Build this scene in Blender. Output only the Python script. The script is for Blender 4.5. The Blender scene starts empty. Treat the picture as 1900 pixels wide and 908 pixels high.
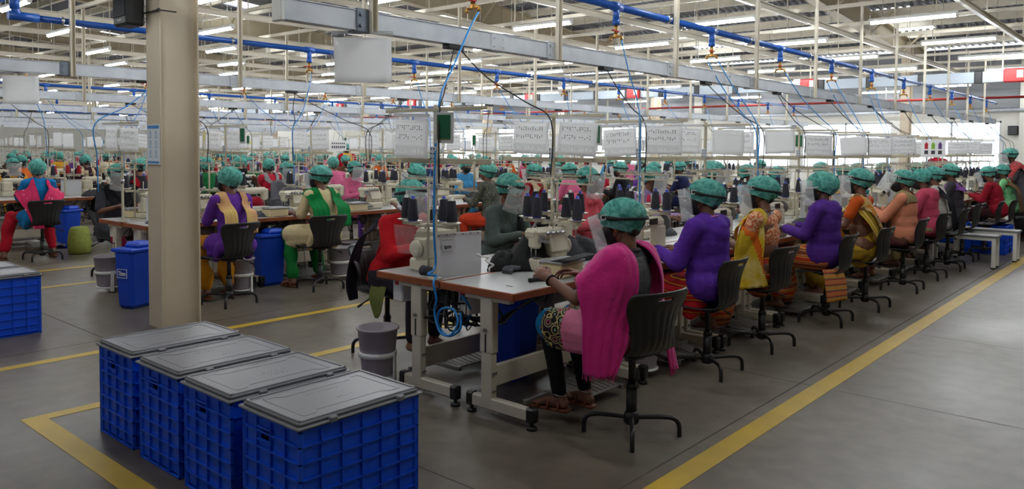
import bpy, bmesh, math, random
import numpy as np
from mathutils import Vector, Matrix, Euler
from mathutils.bvhtree import BVHTree

SC = bpy.context.scene
COL = SC.collection
PI = math.pi
random.seed(7)

# ------------------------------------------------------------------ camera
def set_camera():
    yaw, pitch, roll = .718125, .04125, .007639
    F = Vector((-math.sin(yaw)*math.cos(pitch), math.cos(yaw)*math.cos(pitch), -math.sin(pitch)))
    r = Vector((math.cos(yaw), math.sin(yaw), 0))
    u = r.cross(F)
    c, s = math.cos(roll), math.sin(roll)
    r, u = c*r + s*u, -s*r + c*u
    cam = bpy.data.cameras.new('camera')
    co = bpy.data.objects.new('camera', cam)
    COL.objects.link(co)
    M = Matrix(((r.x, u.x, -F.x, 0), (r.y, u.y, -F.y, 0), (r.z, u.z, -F.z, 1.62), (0, 0, 0, 1)))
    co.matrix_world = M
    cam.sensor_width = 36
    cam.sensor_fit = 'HORIZONTAL'
    cam.lens = 36*1443.9/1900
    cam.shift_y = -(454-334.24)/1900
    cam.clip_start = .05
    cam.clip_end = 300
    SC.camera = co
set_camera()

# ------------------------------------------------------------------ light
SC.view_settings.view_transform = 'Standard'
SC.view_settings.look = 'None'
SC.view_settings.gamma = 1
SC.view_settings.use_curve_mapping = False
SC.view_settings.exposure = 1.52
LAMP_POWER = 34.0        # emission strength of a fluorescent tube
SKY_POWER = 1.3
w = bpy.data.worlds.new('sky')
SC.world = w
w.use_nodes = True
w.node_tree.nodes['Background'].inputs[0].default_value = (.86, .93, 1.0, 1)
w.node_tree.nodes['Background'].inputs[1].default_value = SKY_POWER
try:
    SC.cycles.use_denoising = True
    SC.cycles.max_bounces = 6
    SC.cycles.diffuse_bounces = 3
    SC.cycles.glossy_bounces = 3
    SC.cycles.transmission_bounces = 4
    SC.cycles.transparent_max_bounces = 24
    SC.cycles.sample_clamp_indirect = 4
    SC.cycles.caustics_reflective = False
    SC.cycles.caustics_refractive = False
    SC.cycles.use_light_tree = True
except Exception:
    pass

# ------------------------------------------------------------------ materials
def srgb(r, g, b):
    f = lambda c: (c/255/12.92) if c/255 <= .04045 else ((c/255+.055)/1.055)**2.4
    return (f(r), f(g), f(b))
_M = {}
def mat(name, col, rough=.6, metal=0, var=0, vscale=8, bump=0, bscale=60, emit=0, alpha=1, col2=None,
        spec=.5, stretch=None, sheen=0, coat=0):
    """principled material; col is linear rgb; var/col2 = noise colour variation; alpha<1 = see-through film"""
    if name in _M: return _M[name]
    m = bpy.data.materials.new(name); m.use_nodes = True
    nt = m.node_tree; N = nt.nodes; L = nt.links
    p = N['Principled BSDF']
    p.inputs['Base Color'].default_value = (*col, 1)
    p.inputs['Roughness'].default_value = rough
    p.inputs['Metallic'].default_value = metal
    p.inputs['Specular IOR Level'].default_value = spec
    if sheen: p.inputs['Sheen Weight'].default_value = sheen
    if coat: p.inputs['Coat Weight'].default_value = coat
    m.diffuse_color = (*col, 1)
    if var or bump:
        tc = N.new('ShaderNodeTexCoord'); mp = N.new('ShaderNodeMapping')
        L.new(tc.outputs['Object'], mp.inputs[0])
        if stretch: mp.inputs['Scale'].default_value = stretch
    if var:
        n = N.new('ShaderNodeTexNoise'); n.inputs['Scale'].default_value = vscale; n.inputs['Detail'].default_value = 4
        L.new(mp.outputs[0], n.inputs[0])
        mx = N.new('ShaderNodeMix'); mx.data_type = 'RGBA'
        c2 = col2 or tuple(c*.6 for c in col)
        mx.inputs[6].default_value = (*col, 1); mx.inputs[7].default_value = (*c2, 1)
        mr = N.new('ShaderNodeMapRange'); mr.inputs[1].default_value = .5-.5*(1-var)*.5-.08; mr.inputs[2].default_value = .75
        mr.inputs[3].default_value = 0; mr.inputs[4].default_value = var
        L.new(n.outputs[0], mr.inputs[0]); L.new(mr.outputs[0], mx.inputs[0]); L.new(mx.outputs[2], p.inputs['Base Color'])
    if bump:
        n2 = N.new('ShaderNodeTexNoise'); n2.inputs['Scale'].default_value = bscale; n2.inputs['Detail'].default_value = 3
        L.new(mp.outputs[0], n2.inputs[0])
        b = N.new('ShaderNodeBump'); b.inputs['Strength'].default_value = bump; b.inputs['Distance'].default_value = .02
        L.new(n2.outputs[0], b.inputs['Height']); L.new(b.outputs[0], p.inputs['Normal'])
    if emit:
        p.inputs['Emission Color'].default_value = (*col, 1); p.inputs['Emission Strength'].default_value = emit
    if alpha < 1:
        p.inputs['Alpha'].default_value = alpha
    _M[name] = m
    return m
def pattern(name, cols, kind='wave', scale=10, rough=.75, rot=(0, 0, 0), dist=2, bump=.25, stops=None, bscale=60, detail=2):
    """cloth with a woven / printed pattern: colour ramp over a wave, voronoi or noise texture"""
    if name in _M: return _M[name]
    m = bpy.data.materials.new(name); m.use_nodes = True
    nt = m.node_tree; N = nt.nodes; L = nt.links; p = N['Principled BSDF']
    p.inputs['Roughness'].default_value = rough; p.inputs['Specular IOR Level'].default_value = .25
    tc = N.new('ShaderNodeTexCoord'); mp = N.new('ShaderNodeMapping'); mp.inputs['Rotation'].default_value = rot
    L.new(tc.outputs['Object'], mp.inputs[0])
    if kind == 'wave':
        t = N.new('ShaderNodeTexWave'); t.inputs['Distortion'].default_value = dist; t.inputs['Detail'].default_value = detail; out = 1
        t.inputs['Scale'].default_value = scale; o = t.outputs['Fac']
    elif kind == 'voronoi':
        t = N.new('ShaderNodeTexVoronoi'); t.inputs['Scale'].default_value = scale; o = t.outputs['Distance']
    else:
        t = N.new('ShaderNodeTexNoise'); t.inputs['Scale'].default_value = scale; t.inputs['Detail'].default_value = detail; o = t.outputs[0]
    L.new(mp.outputs[0], t.inputs[0])
    cr = N.new('ShaderNodeValToRGB'); cr.color_ramp.interpolation = 'CONSTANT' if stops else 'LINEAR'
    el = cr.color_ramp.elements
    n = len(cols); stops = stops or [i/(n-1) for i in range(n)]
    while len(el) < n: el.new(.5)
    for i in range(n):
        el[i].position = stops[i]; el[i].color = (*cols[i], 1)
    L.new(o, cr.inputs[0]); L.new(cr.outputs[0], p.inputs['Base Color'])
    if bump:
        n2 = N.new('ShaderNodeTexNoise'); n2.inputs['Scale'].default_value = bscale
        L.new(tc.outputs['Object'], n2.inputs[0])
        b = N.new('ShaderNodeBump'); b.inputs['Strength'].default_value = bump; b.inputs['Distance'].default_value = .02
        L.new(n2.outputs[0], b.inputs['Height']); L.new(b.outputs[0], p.inputs['Normal'])
    m.diffuse_color = (*cols[0], 1)
    _M[name] = m
    return m
def translucent_paper(name, col, t=.5):
    m = mat(name, col, .8); nt = m.node_tree; N = nt.nodes; L = nt.links
    tr = N.new('ShaderNodeBsdfTranslucent'); tr.inputs[0].default_value = (*col, 1); mx = N.new('ShaderNodeMixShader'); mx.inputs[0].default_value = t
    L.new(N['Principled BSDF'].outputs[0], mx.inputs[1]); L.new(tr.outputs[0], mx.inputs[2]); L.new(mx.outputs[0], N['Material Output'].inputs[0])
    return m
def cloth(r, g, b, **k):
    nm = k.pop('name', 'cloth_%d_%d_%d' % (r, g, b))
    return mat(nm, srgb(r, g, b), rough=.85, spec=.2, bump=.35, bscale=22, var=.35, vscale=9, **k)
def film(name, col, t=.75, rough=.15, bump=0, bscale=18):
    """thin clear plastic: mostly transparent, with a glossy / milky share"""
    if name in _M: return _M[name]
    m = bpy.data.materials.new(name); m.use_nodes = True
    nt = m.node_tree; N = nt.nodes; L = nt.links; p = N['Principled BSDF']; out = N['Material Output']
    p.inputs['Base Color'].default_value = (*col, 1); p.inputs['Roughness'].default_value = rough
    tr = N.new('ShaderNodeBsdfTransparent'); mx = N.new('ShaderNodeMixShader'); mx.inputs[0].default_value = 1-t
    L.new(tr.outputs[0], mx.inputs[1]); L.new(p.outputs[0], mx.inputs[2]); L.new(mx.outputs[0], out.inputs[0])
    if bump:
        tc = N.new('ShaderNodeTexCoord'); n2 = N.new('ShaderNodeTexNoise'); n2.inputs['Scale'].default_value = bscale; n2.inputs['Distortion'].default_value = 1.2
        L.new(tc.outputs['Object'], n2.inputs[0])
        b = N.new('ShaderNodeBump'); b.inputs['Strength'].default_value = bump; b.inputs['Distance'].default_value = .05
        L.new(n2.outputs[0], b.inputs['Height']); L.new(b.outputs[0], p.inputs['Normal'])
    m.diffuse_color = (*col, .3)
    _M[name] = m
    return m

# ------------------------------------------------------------------ mesh builder
def V(*a): return Vector(a)
def frame_of(d):
    d = d.normalized()
    a = Vector((0, 0, 1)) if abs(d.z) < .95 else Vector((1, 0, 0))
    x = a.cross(d).normalized(); y = d.cross(x).normalized()
    return x, y, d
class MB:
    def __init__(self): self.v = []; self.f = []; self.m = []; self.s = []
    def add(self, vs, fs, m=0, smooth=False):
        o = len(self.v); self.v += [tuple(x) for x in vs]
        for f in fs: self.f.append(tuple(i+o for i in f)); self.m.append(m); self.s.append(smooth)
        return self
    def box(self, c, s, m=0, rot=None, bev=0, taper=None):
        hx, hy, hz = s[0]/2, s[1]/2, s[2]/2
        if bev > 0:
            b = min(bev, hx*.9, hy*.9, hz*.9); vs = []
            for sx in (-1, 1):
                for sy in (-1, 1):
                    for sz in (-1, 1):
                        vs += [(sx*(hx-b), sy*(hy-b), sz*hz), (sx*(hx-b), sy*hy, sz*(hz-b)), (sx*hx, sy*(hy-b), sz*(hz-b))]
            I = lambda sx, sy, sz, k: ((sx > 0)*4+(sy > 0)*2+(sz > 0))*3+k
            fs = []
            for s1 in (-1, 1):
                q = [I(-1, -1, s1, 0), I(1, -1, s1, 0), I(1, 1, s1, 0), I(-1, 1, s1, 0)]; fs.append(q if s1 > 0 else q[::-1])
                q = [I(-1, s1, -1, 1), I(1, s1, -1, 1), I(1, s1, 1, 1), I(-1, s1, 1, 1)]; fs.append(q if s1 < 0 else q[::-1])
                q = [I(s1, -1, -1, 2), I(s1, 1, -1, 2), I(s1, 1, 1, 2), I(s1, -1, 1, 2)]; fs.append(q if s1 > 0 else q[::-1])
                for s2 in (-1, 1):
                    q = [I(-1, s1, s2, 0), I(1, s1, s2, 0), I(1, s1, s2, 1), I(-1, s1, s2, 1)]; fs.append(q if s1*s2 < 0 else q[::-1]); 
                    q = [I(s1, -1, s2, 0), I(s1, 1, s2, 0), I(s1, 1, s2, 2), I(s1, -1, s2, 2)]; fs.append(q if s1*s2 > 0 else q[::-1])
                    q = [I(s1, s2, -1, 1), I(s1, s2, 1, 1), I(s1, s2, 1, 2), I(s1, s2, -1, 2)]; fs.append(q if s1*s2 < 0 else q[::-1])
            for sx in (-1, 1):
                for sy in (-1, 1):
                    for sz in (-1, 1):
                        q = [I(sx, sy, sz, 0), I(sx, sy, sz, 1), I(sx, sy, sz, 2)]; fs.append(q if sx*sy*sz < 0 else q[::-1])
        else:
            vs = [(x*hx, y*hy, z*hz) for x in (-1, 1) for y in (-1, 1) for z in (-1, 1)]
            fs = [(0, 1, 3, 2), (4, 6, 7, 5), (0, 4, 5, 1), (2, 3, 7, 6), (0, 2, 6, 4), (1, 5, 7, 3)]
        if taper:   # scale of the top in x, y
            vs = [(x*(1+(taper[0]-1)*(z+hz)/(2*hz)), y*(1+(taper[1]-1)*(z+hz)/(2*hz)), z) for x, y, z in vs]
        M = rot if isinstance(rot, Matrix) else (Euler(rot).to_matrix() if rot else None)
        c = Vector(c)
        vs = [c + (M @ Vector(v) if M else Vector(v)) for v in vs]
        return self.add(vs, fs, m)
    def bar(self, a, b, w, h, m=0, up=(0, 0, 1)):
        a, b = Vector(a), Vector(b); d = b-a; y = d.normalized(); u = Vector(up)
        if abs(y.dot(u)) > .99: u = Vector((1, 0, 0))
        x = y.cross(u).normalized(); z = x.cross(y)
        M = Matrix((x, y, z)).transposed()
        return self.box((a+b)/2, (w, d.length, h), m, rot=M)
    def loft(self, rings, m=0, smooth=True, caps=True, closed=True):
        n = len(rings[0]); vs = [p for r in rings for p in r]; fs = []
        for i in range(len(rings)-1):
            for j in range(n if closed else n-1):
                k = (j+1) % n
                fs.append((i*n+j, i*n+k, (i+1)*n+k, (i+1)*n+j))
        self.add(vs, fs, m, smooth)
        if caps and closed:
            o = len(self.v)-len(vs)
            self.f.append(tuple(o+j for j in range(n))[::-1]); self.m.append(m); self.s.append(False)
            self.f.append(tuple(o+(len(rings)-1)*n+j for j in range(n))); self.m.append(m); self.s.append(False)
        return self
    def tube(self, pts, r, n=8, m=0, caps=True, smooth=True):
        pts = [Vector(p) for p in pts]; R = r if isinstance(r, (list, tuple)) else [r]*len(pts)
        rings = []; px = None
        for i, p in enumerate(pts):
            d = (pts[min(i+1, len(pts)-1)]-pts[max(i-1, 0)])
            if d.length < 1e-9: d = Vector((0, 0, 1))
            d.normalize()
            if px is None: x, y, _ = frame_of(d)
            else:
                x = (px-d*px.dot(d))
                x = x.normalized() if x.length > 1e-6 else frame_of(d)[0]
                y = d.cross(x)
            px = x
            rings.append([p+x*(R[i]*math.cos(2*PI*k/n))+y*(R[i]*math.sin(2*PI*k/n)) for k in range(n)])
        return self.loft(rings, m, smooth, caps)
    def cyl(self, a, b, r0, r1=None, n=12, m=0, smooth=True):
        return self.tube([a, b], [r0, r0 if r1 is None else r1], n, m, True, smooth)
    def lathe(self, prof, c=(0, 0, 0), n=16, m=0, smooth=True, caps=True, M=None):
        c = Vector(c); rings = []
        for r, z in prof:
            ring = [Vector((r*math.cos(2*PI*k/n), r*math.sin(2*PI*k/n), z)) for k in range(n)]
            rings.append([c+(M @ p if M else p) for p in ring])
        return self.loft(rings, m, smooth, caps)
    def ell(self, c, r, rot=None, nu=16, nv=10, m=0):
        M = rot if isinstance(rot, Matrix) else (Euler(rot).to_matrix() if rot else Matrix.Identity(3)); c = Vector(c); rings = []
        for i in range(nv+1):
            t = max(min(PI*i/nv, PI-.03), .03); ring = []
            for k in range(nu):
                a = 2*PI*k/nu
                ring.append(c+M @ Vector((r[0]*math.sin(t)*math.cos(a), r[1]*math.sin(t)*math.sin(a), -r[2]*math.cos(t))))
            rings.append(ring)
        return self.loft(rings, m, True, True)
    def caps(self, a, b, r0, r1, n=12, m=0):
        """closed tapered capsule"""
        a, b = Vector(a), Vector(b); d = (b-a)
        if d.length < 1e-6: d = Vector((0, 0, 1e-4))
        x, y, z = frame_of(d); L = d.length; rings = []
        st = [(-math.cos(t)*r0, math.sin(t)*r0) for t in (.12, .5, .9, 1.3, PI/2)]
        st += [(L*k/4, r0+(r1-r0)*k/4) for k in (1, 2, 3)]
        st += [(L+math.cos(t)*r1, math.sin(t)*r1) for t in (PI/2, 1.3, .9, .5, .12)]
        for h, r in st:
            rings.append([a+z*h+x*(r*math.cos(2*PI*k/n))+y*(r*math.sin(2*PI*k/n)) for k in range(n)])
        return self.loft(rings, m, True, True)
    def sheet(self, G, th=.003, m=0, smooth=True, hole=None):
        """G: rows of points -> closed thin sheet; hole(i, j) leaves a cell out"""
        R, Cn = len(G), len(G[0]); G = [[Vector(p) for p in r] for r in G]; top = []; bot = []
        for i in range(R):
            for j in range(Cn):
                du = G[min(i+1, R-1)][j]-G[max(i-1, 0)][j]; dv = G[i][min(j+1, Cn-1)]-G[i][max(j-1, 0)]
                n = du.cross(dv); n = n.normalized() if n.length > 1e-12 else Vector((0, 0, 1))
                top.append(G[i][j]+n*th/2); bot.append(G[i][j]-n*th/2)
        fs = []; o = R*Cn
        ok = lambda i, j: 0 <= i < R-1 and 0 <= j < Cn-1 and not (hole and hole(i, j))
        for i in range(R-1):
            for j in range(Cn-1):
                if not ok(i, j): continue
                a, b, c, d = i*Cn+j, i*Cn+j+1, (i+1)*Cn+j+1, (i+1)*Cn+j
                fs.append((a, d, c, b)); fs.append((o+a, o+b, o+c, o+d))
                if not ok(i-1, j): fs.append((a, b, o+b, o+a))
                if not ok(i+1, j): fs.append((c, d, o+d, o+c))
                if not ok(i, j-1): fs.append((d, a, o+a, o+d))
                if not ok(i, j+1): fs.append((b, c, o+c, o+b))
        return self.add(top+bot, fs, m, smooth)
    def xf(self, M, start=0):
        self.v[start:] = [tuple(M @ Vector(p)) for p in self.v[start:]]; return self
    def mesh(self, name, mats):
        me = bpy.data.meshes.new(name)
        me.from_pydata(self.v, [], self.f)
        for x in (mats if isinstance(mats, (list, tuple)) else [mats]): me.materials.append(x)
        me.polygons.foreach_set('material_index', self.m); me.polygons.foreach_set('use_smooth', self.s)
        me.update()
        return me
def link(name, data, parent=None, loc=None, rz=0):
    o = bpy.data.objects.new(name, data); COL.objects.link(o)
    if parent: o.parent = parent
    if loc is not None: o.location = loc
    if rz: o.rotation_euler = (0, 0, rz)
    return o
def obj(name, mb, mats, parent=None, loc=None, rz=0):
    return link(name, mb.mesh(name, mats), parent, loc, rz)
def tag(o, label, cat, group=None, kind=None):
    o['label'] = label; o['category'] = cat
    if group: o['group'] = group
    if kind: o['kind'] = kind
    return o
def thing(name, label, cat, loc=(0, 0, 0), rz=0, group=None):
    return tag(link(name, None, None, loc, rz), label, cat, group)
def struct(name, mb, mats, label=None, parent=None):
    o = obj(name, mb, mats, parent)
    o['kind'] = 'structure'
    if label: o['label'] = label
    return o
def dup(root, loc=None, rz=None, label=None, parent=None, group=None):
    c = root.copy(); COL.objects.link(c)
    if parent is not None: c.parent = parent
    if loc is not None: c.location = loc
    if rz is not None: c.rotation_euler = (0, 0, rz)
    if label: c['label'] = label
    if group: c['group'] = group
    for ch in list(root.children): dup(ch, parent=c)
    return c
def recolor(o, m, slot=0):
    o.material_slots[slot].link = 'OBJECT'; o.material_slots[slot].material = m
def smoothpath(pts, n=6):
    """Catmull-Rom through points"""
    P = [Vector(p) for p in pts]; out = []
    for i in range(len(P)-1):
        a = P[max(i-1, 0)]; b = P[i]; c = P[i+1]; d = P[min(i+2, len(P)-1)]
        for k in range(n):
            t = k/n
            out.append(.5*((2*b)+(c-a)*t+(2*a-5*b+4*c-d)*t*t+(3*b-a-3*c+d)*t*t*t))
    out.append(P[-1]); return out
ORD = ['nearest', 'second', 'third', 'fourth', 'fifth', 'sixth', 'seventh', 'eighth', 'ninth', 'tenth', 'eleventh', 'twelfth',
       'thirteenth', 'fourteenth', 'fifteenth', 'sixteenth', 'seventeenth', 'eighteenth', 'nineteenth', 'twentieth',
       'twenty-first', 'twenty-second', 'twenty-third', 'twenty-fourth', 'twenty-fifth', 'twenty-sixth', 'twenty-seventh', 'twenty-eighth', 'twenty-ninth', 'thirtieth',
       'thirty-first', 'thirty-second', 'thirty-third', 'thirty-fourth', 'thirty-fifth', 'thirty-sixth']

# ------------------------------------------------------------------ common materials
M_beige = mat('painted_beige_steel', srgb(222, 214, 196), .5, var=.3, vscale=3, col2=srgb(180, 170, 150))
M_column = mat('column_paint', srgb(206, 192, 168), .5, var=.3, vscale=2, col2=srgb(186, 170, 146))
M_galv = mat('galvanised_steel', srgb(206, 210, 216), .4, metal=.25, var=.6, vscale=7, col2=srgb(172, 178, 186))
M_blue_pipe = mat('blue_pipe', srgb(28, 84, 168), .35)
M_hose = mat('blue_air_hose', srgb(20, 130, 205), .3)
M_black = mat('black_plastic', srgb(28, 28, 30), .42, var=.2, vscale=30, col2=srgb(44, 44, 46))
M_blackmetal = mat('black_metal', srgb(20, 20, 21), .38)
M_cord = mat('black_cord', srgb(30, 28, 28), .6)
M_brass = mat('brass_fitting', srgb(176, 130, 62), .35, metal=.8)
M_red = mat('red_plastic', srgb(200, 34, 34), .4)
M_white = mat('white_paint', srgb(225, 224, 218), .5)
M_cream = mat('machine_cream', srgb(216, 208, 186), .35, var=.2, vscale=14, col2=srgb(196, 186, 160))
M_legpaint = mat('table_leg_paint', srgb(206, 196, 176), .45, var=.4, vscale=6, col2=srgb(178, 166, 142))
M_steel = mat('bright_steel', srgb(190, 190, 192), .25, metal=.9)
M_tube = mat('fluorescent_tube', (.94, .975, 1), .3, emit=LAMP_POWER)
M_grey = mat('grey_plastic', srgb(158, 150, 156), .5)
# ------------------------------------------------------------------ the hall: floor, walls, roof
def concrete():
    m = bpy.data.materials.new('power_floated_concrete'); m.use_nodes = True
    nt = m.node_tree; N = nt.nodes; L = nt.links; p = N['Principled BSDF']
    tc = N.new('ShaderNodeTexCoord')
    n1 = N.new('ShaderNodeTexNoise'); n1.inputs['Scale'].default_value = .55; n1.inputs['Detail'].default_value = 6; n1.inputs['Roughness'].default_value = .62
    n2 = N.new('ShaderNodeTexNoise'); n2.inputs['Scale'].default_value = 7; n2.inputs['Detail'].default_value = 5
    L.new(tc.outputs['Object'], n1.inputs[0]); L.new(tc.outputs['Object'], n2.inputs[0])
    cr = N.new('ShaderNodeValToRGB'); e = cr.color_ramp.elements
    e[0].position = .32; e[0].color = (*srgb(84, 74, 62), 1); e[1].position = .68; e[1].color = (*srgb(120, 111, 99), 1)
    L.new(n1.outputs[0], cr.inputs[0])
    mx = N.new('ShaderNodeMix'); mx.data_type = 'RGBA'; mx.blend_type = 'OVERLAY'; mx.inputs[0].default_value = .45
    L.new(cr.outputs[0], mx.inputs[6]); L.new(n2.outputs[0], mx.inputs[7])
    L.new(mx.outputs[2], p.inputs['Base Color'])
    mr = N.new('ShaderNodeMapRange'); mr.inputs[1].default_value = .3; mr.inputs[2].default_value = .7; mr.inputs[3].default_value = .28; mr.inputs[4].default_value = .5
    L.new(n1.outputs[0], mr.inputs[0]); L.new(mr.outputs[0], p.inputs['Roughness'])
    b = N.new('ShaderNodeBump'); b.inputs['Strength'].default_value = .06; L.new(n2.outputs[0], b.inputs['Height']); L.new(b.outputs[0], p.inputs['Normal'])
    p.inputs['Specular IOR Level'].default_value = .4
    return m
M_floor = concrete()
X0, X1, Y0, Y1 = -62.0, 6.0, -6.0, 29.5
fl = MB().box(((X0+X1)/2, (Y0+Y1)/2, -.1), (X1-X0+.4, Y1-Y0+.4, .2))
floor = struct('floor', fl, M_floor, 'grey-brown polished concrete floor of the sewing hall')
M_joint = mat('saw_cut_joint', srgb(74, 66, 58), .8)
def joint(a, b, wd=.008):
    a, b = Vector((*a, .0008)), Vector((*b, .0008)); d = (b-a).normalized(); n = Vector((-d.y, d.x, 0))*wd/2
    return MB().add([a-n, b-n, b+n, a+n], [(0, 1, 2, 3)])
jm = MB()
for y in (1.0, 5.35, 7.5, 9.9, 12.2, 16.4, 20.6):
    jm.add([(p.x, p.y, p.z) for p in (V(-1.74, y-.004, .0008), V(5, y-.004, .0008), V(5, y+.004, .0008), V(-1.74, y+.004, .0008))], [(0, 1, 2, 3)])
for y in (5.35, 9.9, 16.4):
    jm.add([V(-5, y-.004, .0008), V(-1.93, y-.004, .0008), V(-1.93, y+.004, .0008), V(-5, y+.004, .0008)], [(0, 1, 2, 3)])
for y in (2.62, -1.5):
    jm.add([V(-30, y-.005, .0008), V(-2, y-.005, .0008), V(-2, y+.005, .0008), V(-30, y+.005, .0008)], [(0, 1, 2, 3)])
for x in (-2.0, -6.75, -11.6):
    jm.add([V(x-.006, -4, .0008), V(x+.006, -4, .0008), V(x+.006, 29, .0008), V(x-.006, 29, .0008)], [(0, 1, 2, 3)])
struct('trim_1', jm, M_joint, 'dark saw-cut joints in the concrete floor', floor)
M_yellow = mat('yellow_floor_paint', srgb(196, 162, 34), .45, var=.6, vscale=5, col2=srgb(168, 140, 52))
k = 2
def yline(x0, y0, x1, y1, label):
    global k
    struct('trim_%d' % k, MB().box(((x0+x1)/2, (y0+y1)/2, .0012), (abs(x1-x0), abs(y1-y0), .0016)), M_yellow, label); k += 1
yline(-1.92, -3, -1.79, 27, 'wide yellow floor line along the right-hand aisle')
yline(-5.13, 1.62, -5.03, 27, 'yellow floor line left of the nearest bench block')
yline(-6.44, .2, -6.34, 27, 'yellow floor line right of the second bench block')
yline(-9.78, 1.5, -9.68, 27, 'yellow floor line left of the second bench block')
yline(-11.08, .2, -10.98, 27, 'yellow floor line right of the third bench block')
yline(-14.9, .2, -14.8, 27, 'yellow floor line left of the third bench block')
yline(-5.13, 1.5, -1.92, 1.62, 'yellow floor line running across in front of the blue crates')

M_wall = mat('cream_wall_paint', srgb(226, 224, 216), .7)
M_frame = mat('white_window_frame', srgb(215, 218, 220), .5)
M_glass = film('window_glass', (.9, .95, 1), .93, .05)
M_clad = mat('grey_cladding', srgb(128, 130, 134), .5, metal=.2)
def wall_far():
    mb = MB(); y = Y1
    wins = [(-31, -27.6), (-26.8, -23.4), (-21.5, -18), (-14.9, -11.6), (-11.2, -8.0), (-7.6, -4.7)]
    z0, z1, H = .95, 2.62, 5.05
    xs = [X0]
    for a, b in wins: xs += [a, b]
    xs.append(X1)
    for i in range(len(xs)-1):
        a, b = xs[i], xs[i+1]
        if i % 2 == 0: mb.box(((a+b)/2, y+.1, H/2), (b-a, .2, H))
        else:
            mb.box(((a+b)/2, y+.1, z0/2), (b-a, .2, z0)); mb.box(((a+b)/2, y+.1, (z1+H)/2), (b-a, .2, H-z1))
    cl = MB().box(((X0+X1)/2, y-.03, 4.0), (X1-X0, .05, 2.05))
    for zz in np.arange(3.1, 4.95, .3): cl.box(((X0+X1)/2, y-.07, float(zz)), (X1-X0, .04, .12))
    struct('trim_20', cl, M_clad, 'grey ribbed cladding on the upper part of the far end wall')
    cl = MB().box((X0+.03, (Y0+Y1)/2, 6.5), (.05, Y1-Y0, 7.1))
    for zz in np.arange(3.1, 9.8, .3): cl.box((X0+.07, (Y0+Y1)/2, float(zz)), (.04, Y1-Y0, .12))
    struct('trim_21', cl, M_clad, 'grey ribbed cladding on the upper part of the far left wall')
    w_ = struct('wall_far', mb, M_wall, 'cream far end wall with a band of bright windows')
    for n, (a, b) in enumerate(wins):
        f = MB()
        for xx in (a+.03, b-.03, (a+b)/2): f.box((xx, y+.08, (z0+z1)/2), (.06, .08, z1-z0))
        for zz in (z0+.03, z1-.03): f.box(((a+b)/2, y+.08, zz), (b-a, .08, .06))
        wo = struct('window_%d' % (n+1), f, M_frame, 'bright white-framed window in the far end wall, %s from the left' % ['first', 'second', 'third', 'fourth', 'fifth', 'sixth'][n])
        g = obj('window_pane', MB().box(((a+b)/2, y+.08, (z0+z1)/2), (b-a-.1, .006, z1-z0-.1)), M_glass, wo)
        s = obj('window_sill', MB().box(((a+b)/2, y-.02, z0-.02), (b-a+.1, .14, .04), bev=.008), M_frame, wo)
    mb = MB().box((X0-.1, (Y0+Y1)/2, 5), (.2, Y1-Y0, 10))
    struct('wall_left', mb, M_wall, 'cream wall at the far left end of the hall')
    struct('wall_right', MB().box((X1+.1, (Y0+Y1)/2, 5), (.2, Y1-Y0, 10)), M_wall, 'cream wall far to the right of the aisle, outside the picture')  # unseen wall, added to keep sky light off the foreground
    struct('wall_back', MB().box(((X0+X1)/2, Y0-.1, 5), (X1-X0, .2, 10)), M_wall, 'cream wall behind the camera, outside the picture')  # also unseen, added to block sky light from behind the camera
    mb = MB()
    for x in (-30, -22.5, -15.4, -4.0, -1.4): mb.box((x, y-.12, 2.5), (.36, .26, 5))
    struct('trim_%d' % (k+1), mb, M_wall, 'cream pilasters on the far end wall')
wall_far()
# low roof sheet with corrugations, sloping down to the far wall
def roof_z(y): return 7.6-.085*y
M_roof = mat('roof_sheet', srgb(122, 124, 131), .4, metal=.3, var=.5, vscale=1.2, col2=srgb(92, 94, 102))
M_sky_sheet = film('skylight_sheet', (.95, .97, 1), .96, .4)
sky_cells = set()
def roof():
    mb = MB(); nx = 68; ny = 36
    xs = [X0+(X1-X0)*i/nx for i in range(nx+1)]; ys = [-6+(Y1+6)*j/ny for j in range(ny+1)]
    cells = []
    spots = [(-18.9, 19.1), (-13.2, 24.8), (-7.3, 25.4), (-24.5, 25.3), (-35.5, 13.3), (-24.5, 13.2), (-30, 19.2), (-41, 19), (-13.2, 13.1), (-7.3, 13.2), (-2.4, 19.2)]
    for (sx, sy) in spots: cells.append((sx-1, sx+1, sy-1.45, sy+1.45))
    def in_sky(x, y): return any(abs(x-sx) < 1.0 and abs(y-sy) < 1.45 for sx, sy in spots)
    for i in range(nx):
        for j in range(ny):
            a, b, c, d = xs[i], xs[i+1], ys[j], ys[j+1]
            if in_sky((a+b)/2, (c+d)/2): continue
            # corrugated: ridges run along y
            n = 5
            for q in range(n):
                x0 = a+(b-a)*q/n; w_ = (b-a)/n
                P = [(x0, 0), (x0+w_*.35, 0), (x0+w_*.5, .045), (x0+w_*.85, .045), (x0+w_, 0)]
                vs = []
                for px, dz in P: vs += [(px, c, roof_z(c)+dz), (px, d, roof_z(d)+dz)]
                mb.add(vs, [(2*t, 2*t+1, 2*t+3, 2*t+2) for t in range(4)])
    struct('ceiling', mb, M_roof, 'grey corrugated roof sheeting over the hall')
    for n, (a, b, c, d) in enumerate(cells):
        p = MB().add([(a, c, roof_z(c)+.05), (b, c, roof_z(c)+.05), (b, d, roof_z(d)+.05), (a, d, roof_z(d)+.05)], [(0, 1, 2, 3)])
        struct('window_%d' % (n+7), p, M_sky_sheet, 'translucent skylight sheet in the roof')
roof()
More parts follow.
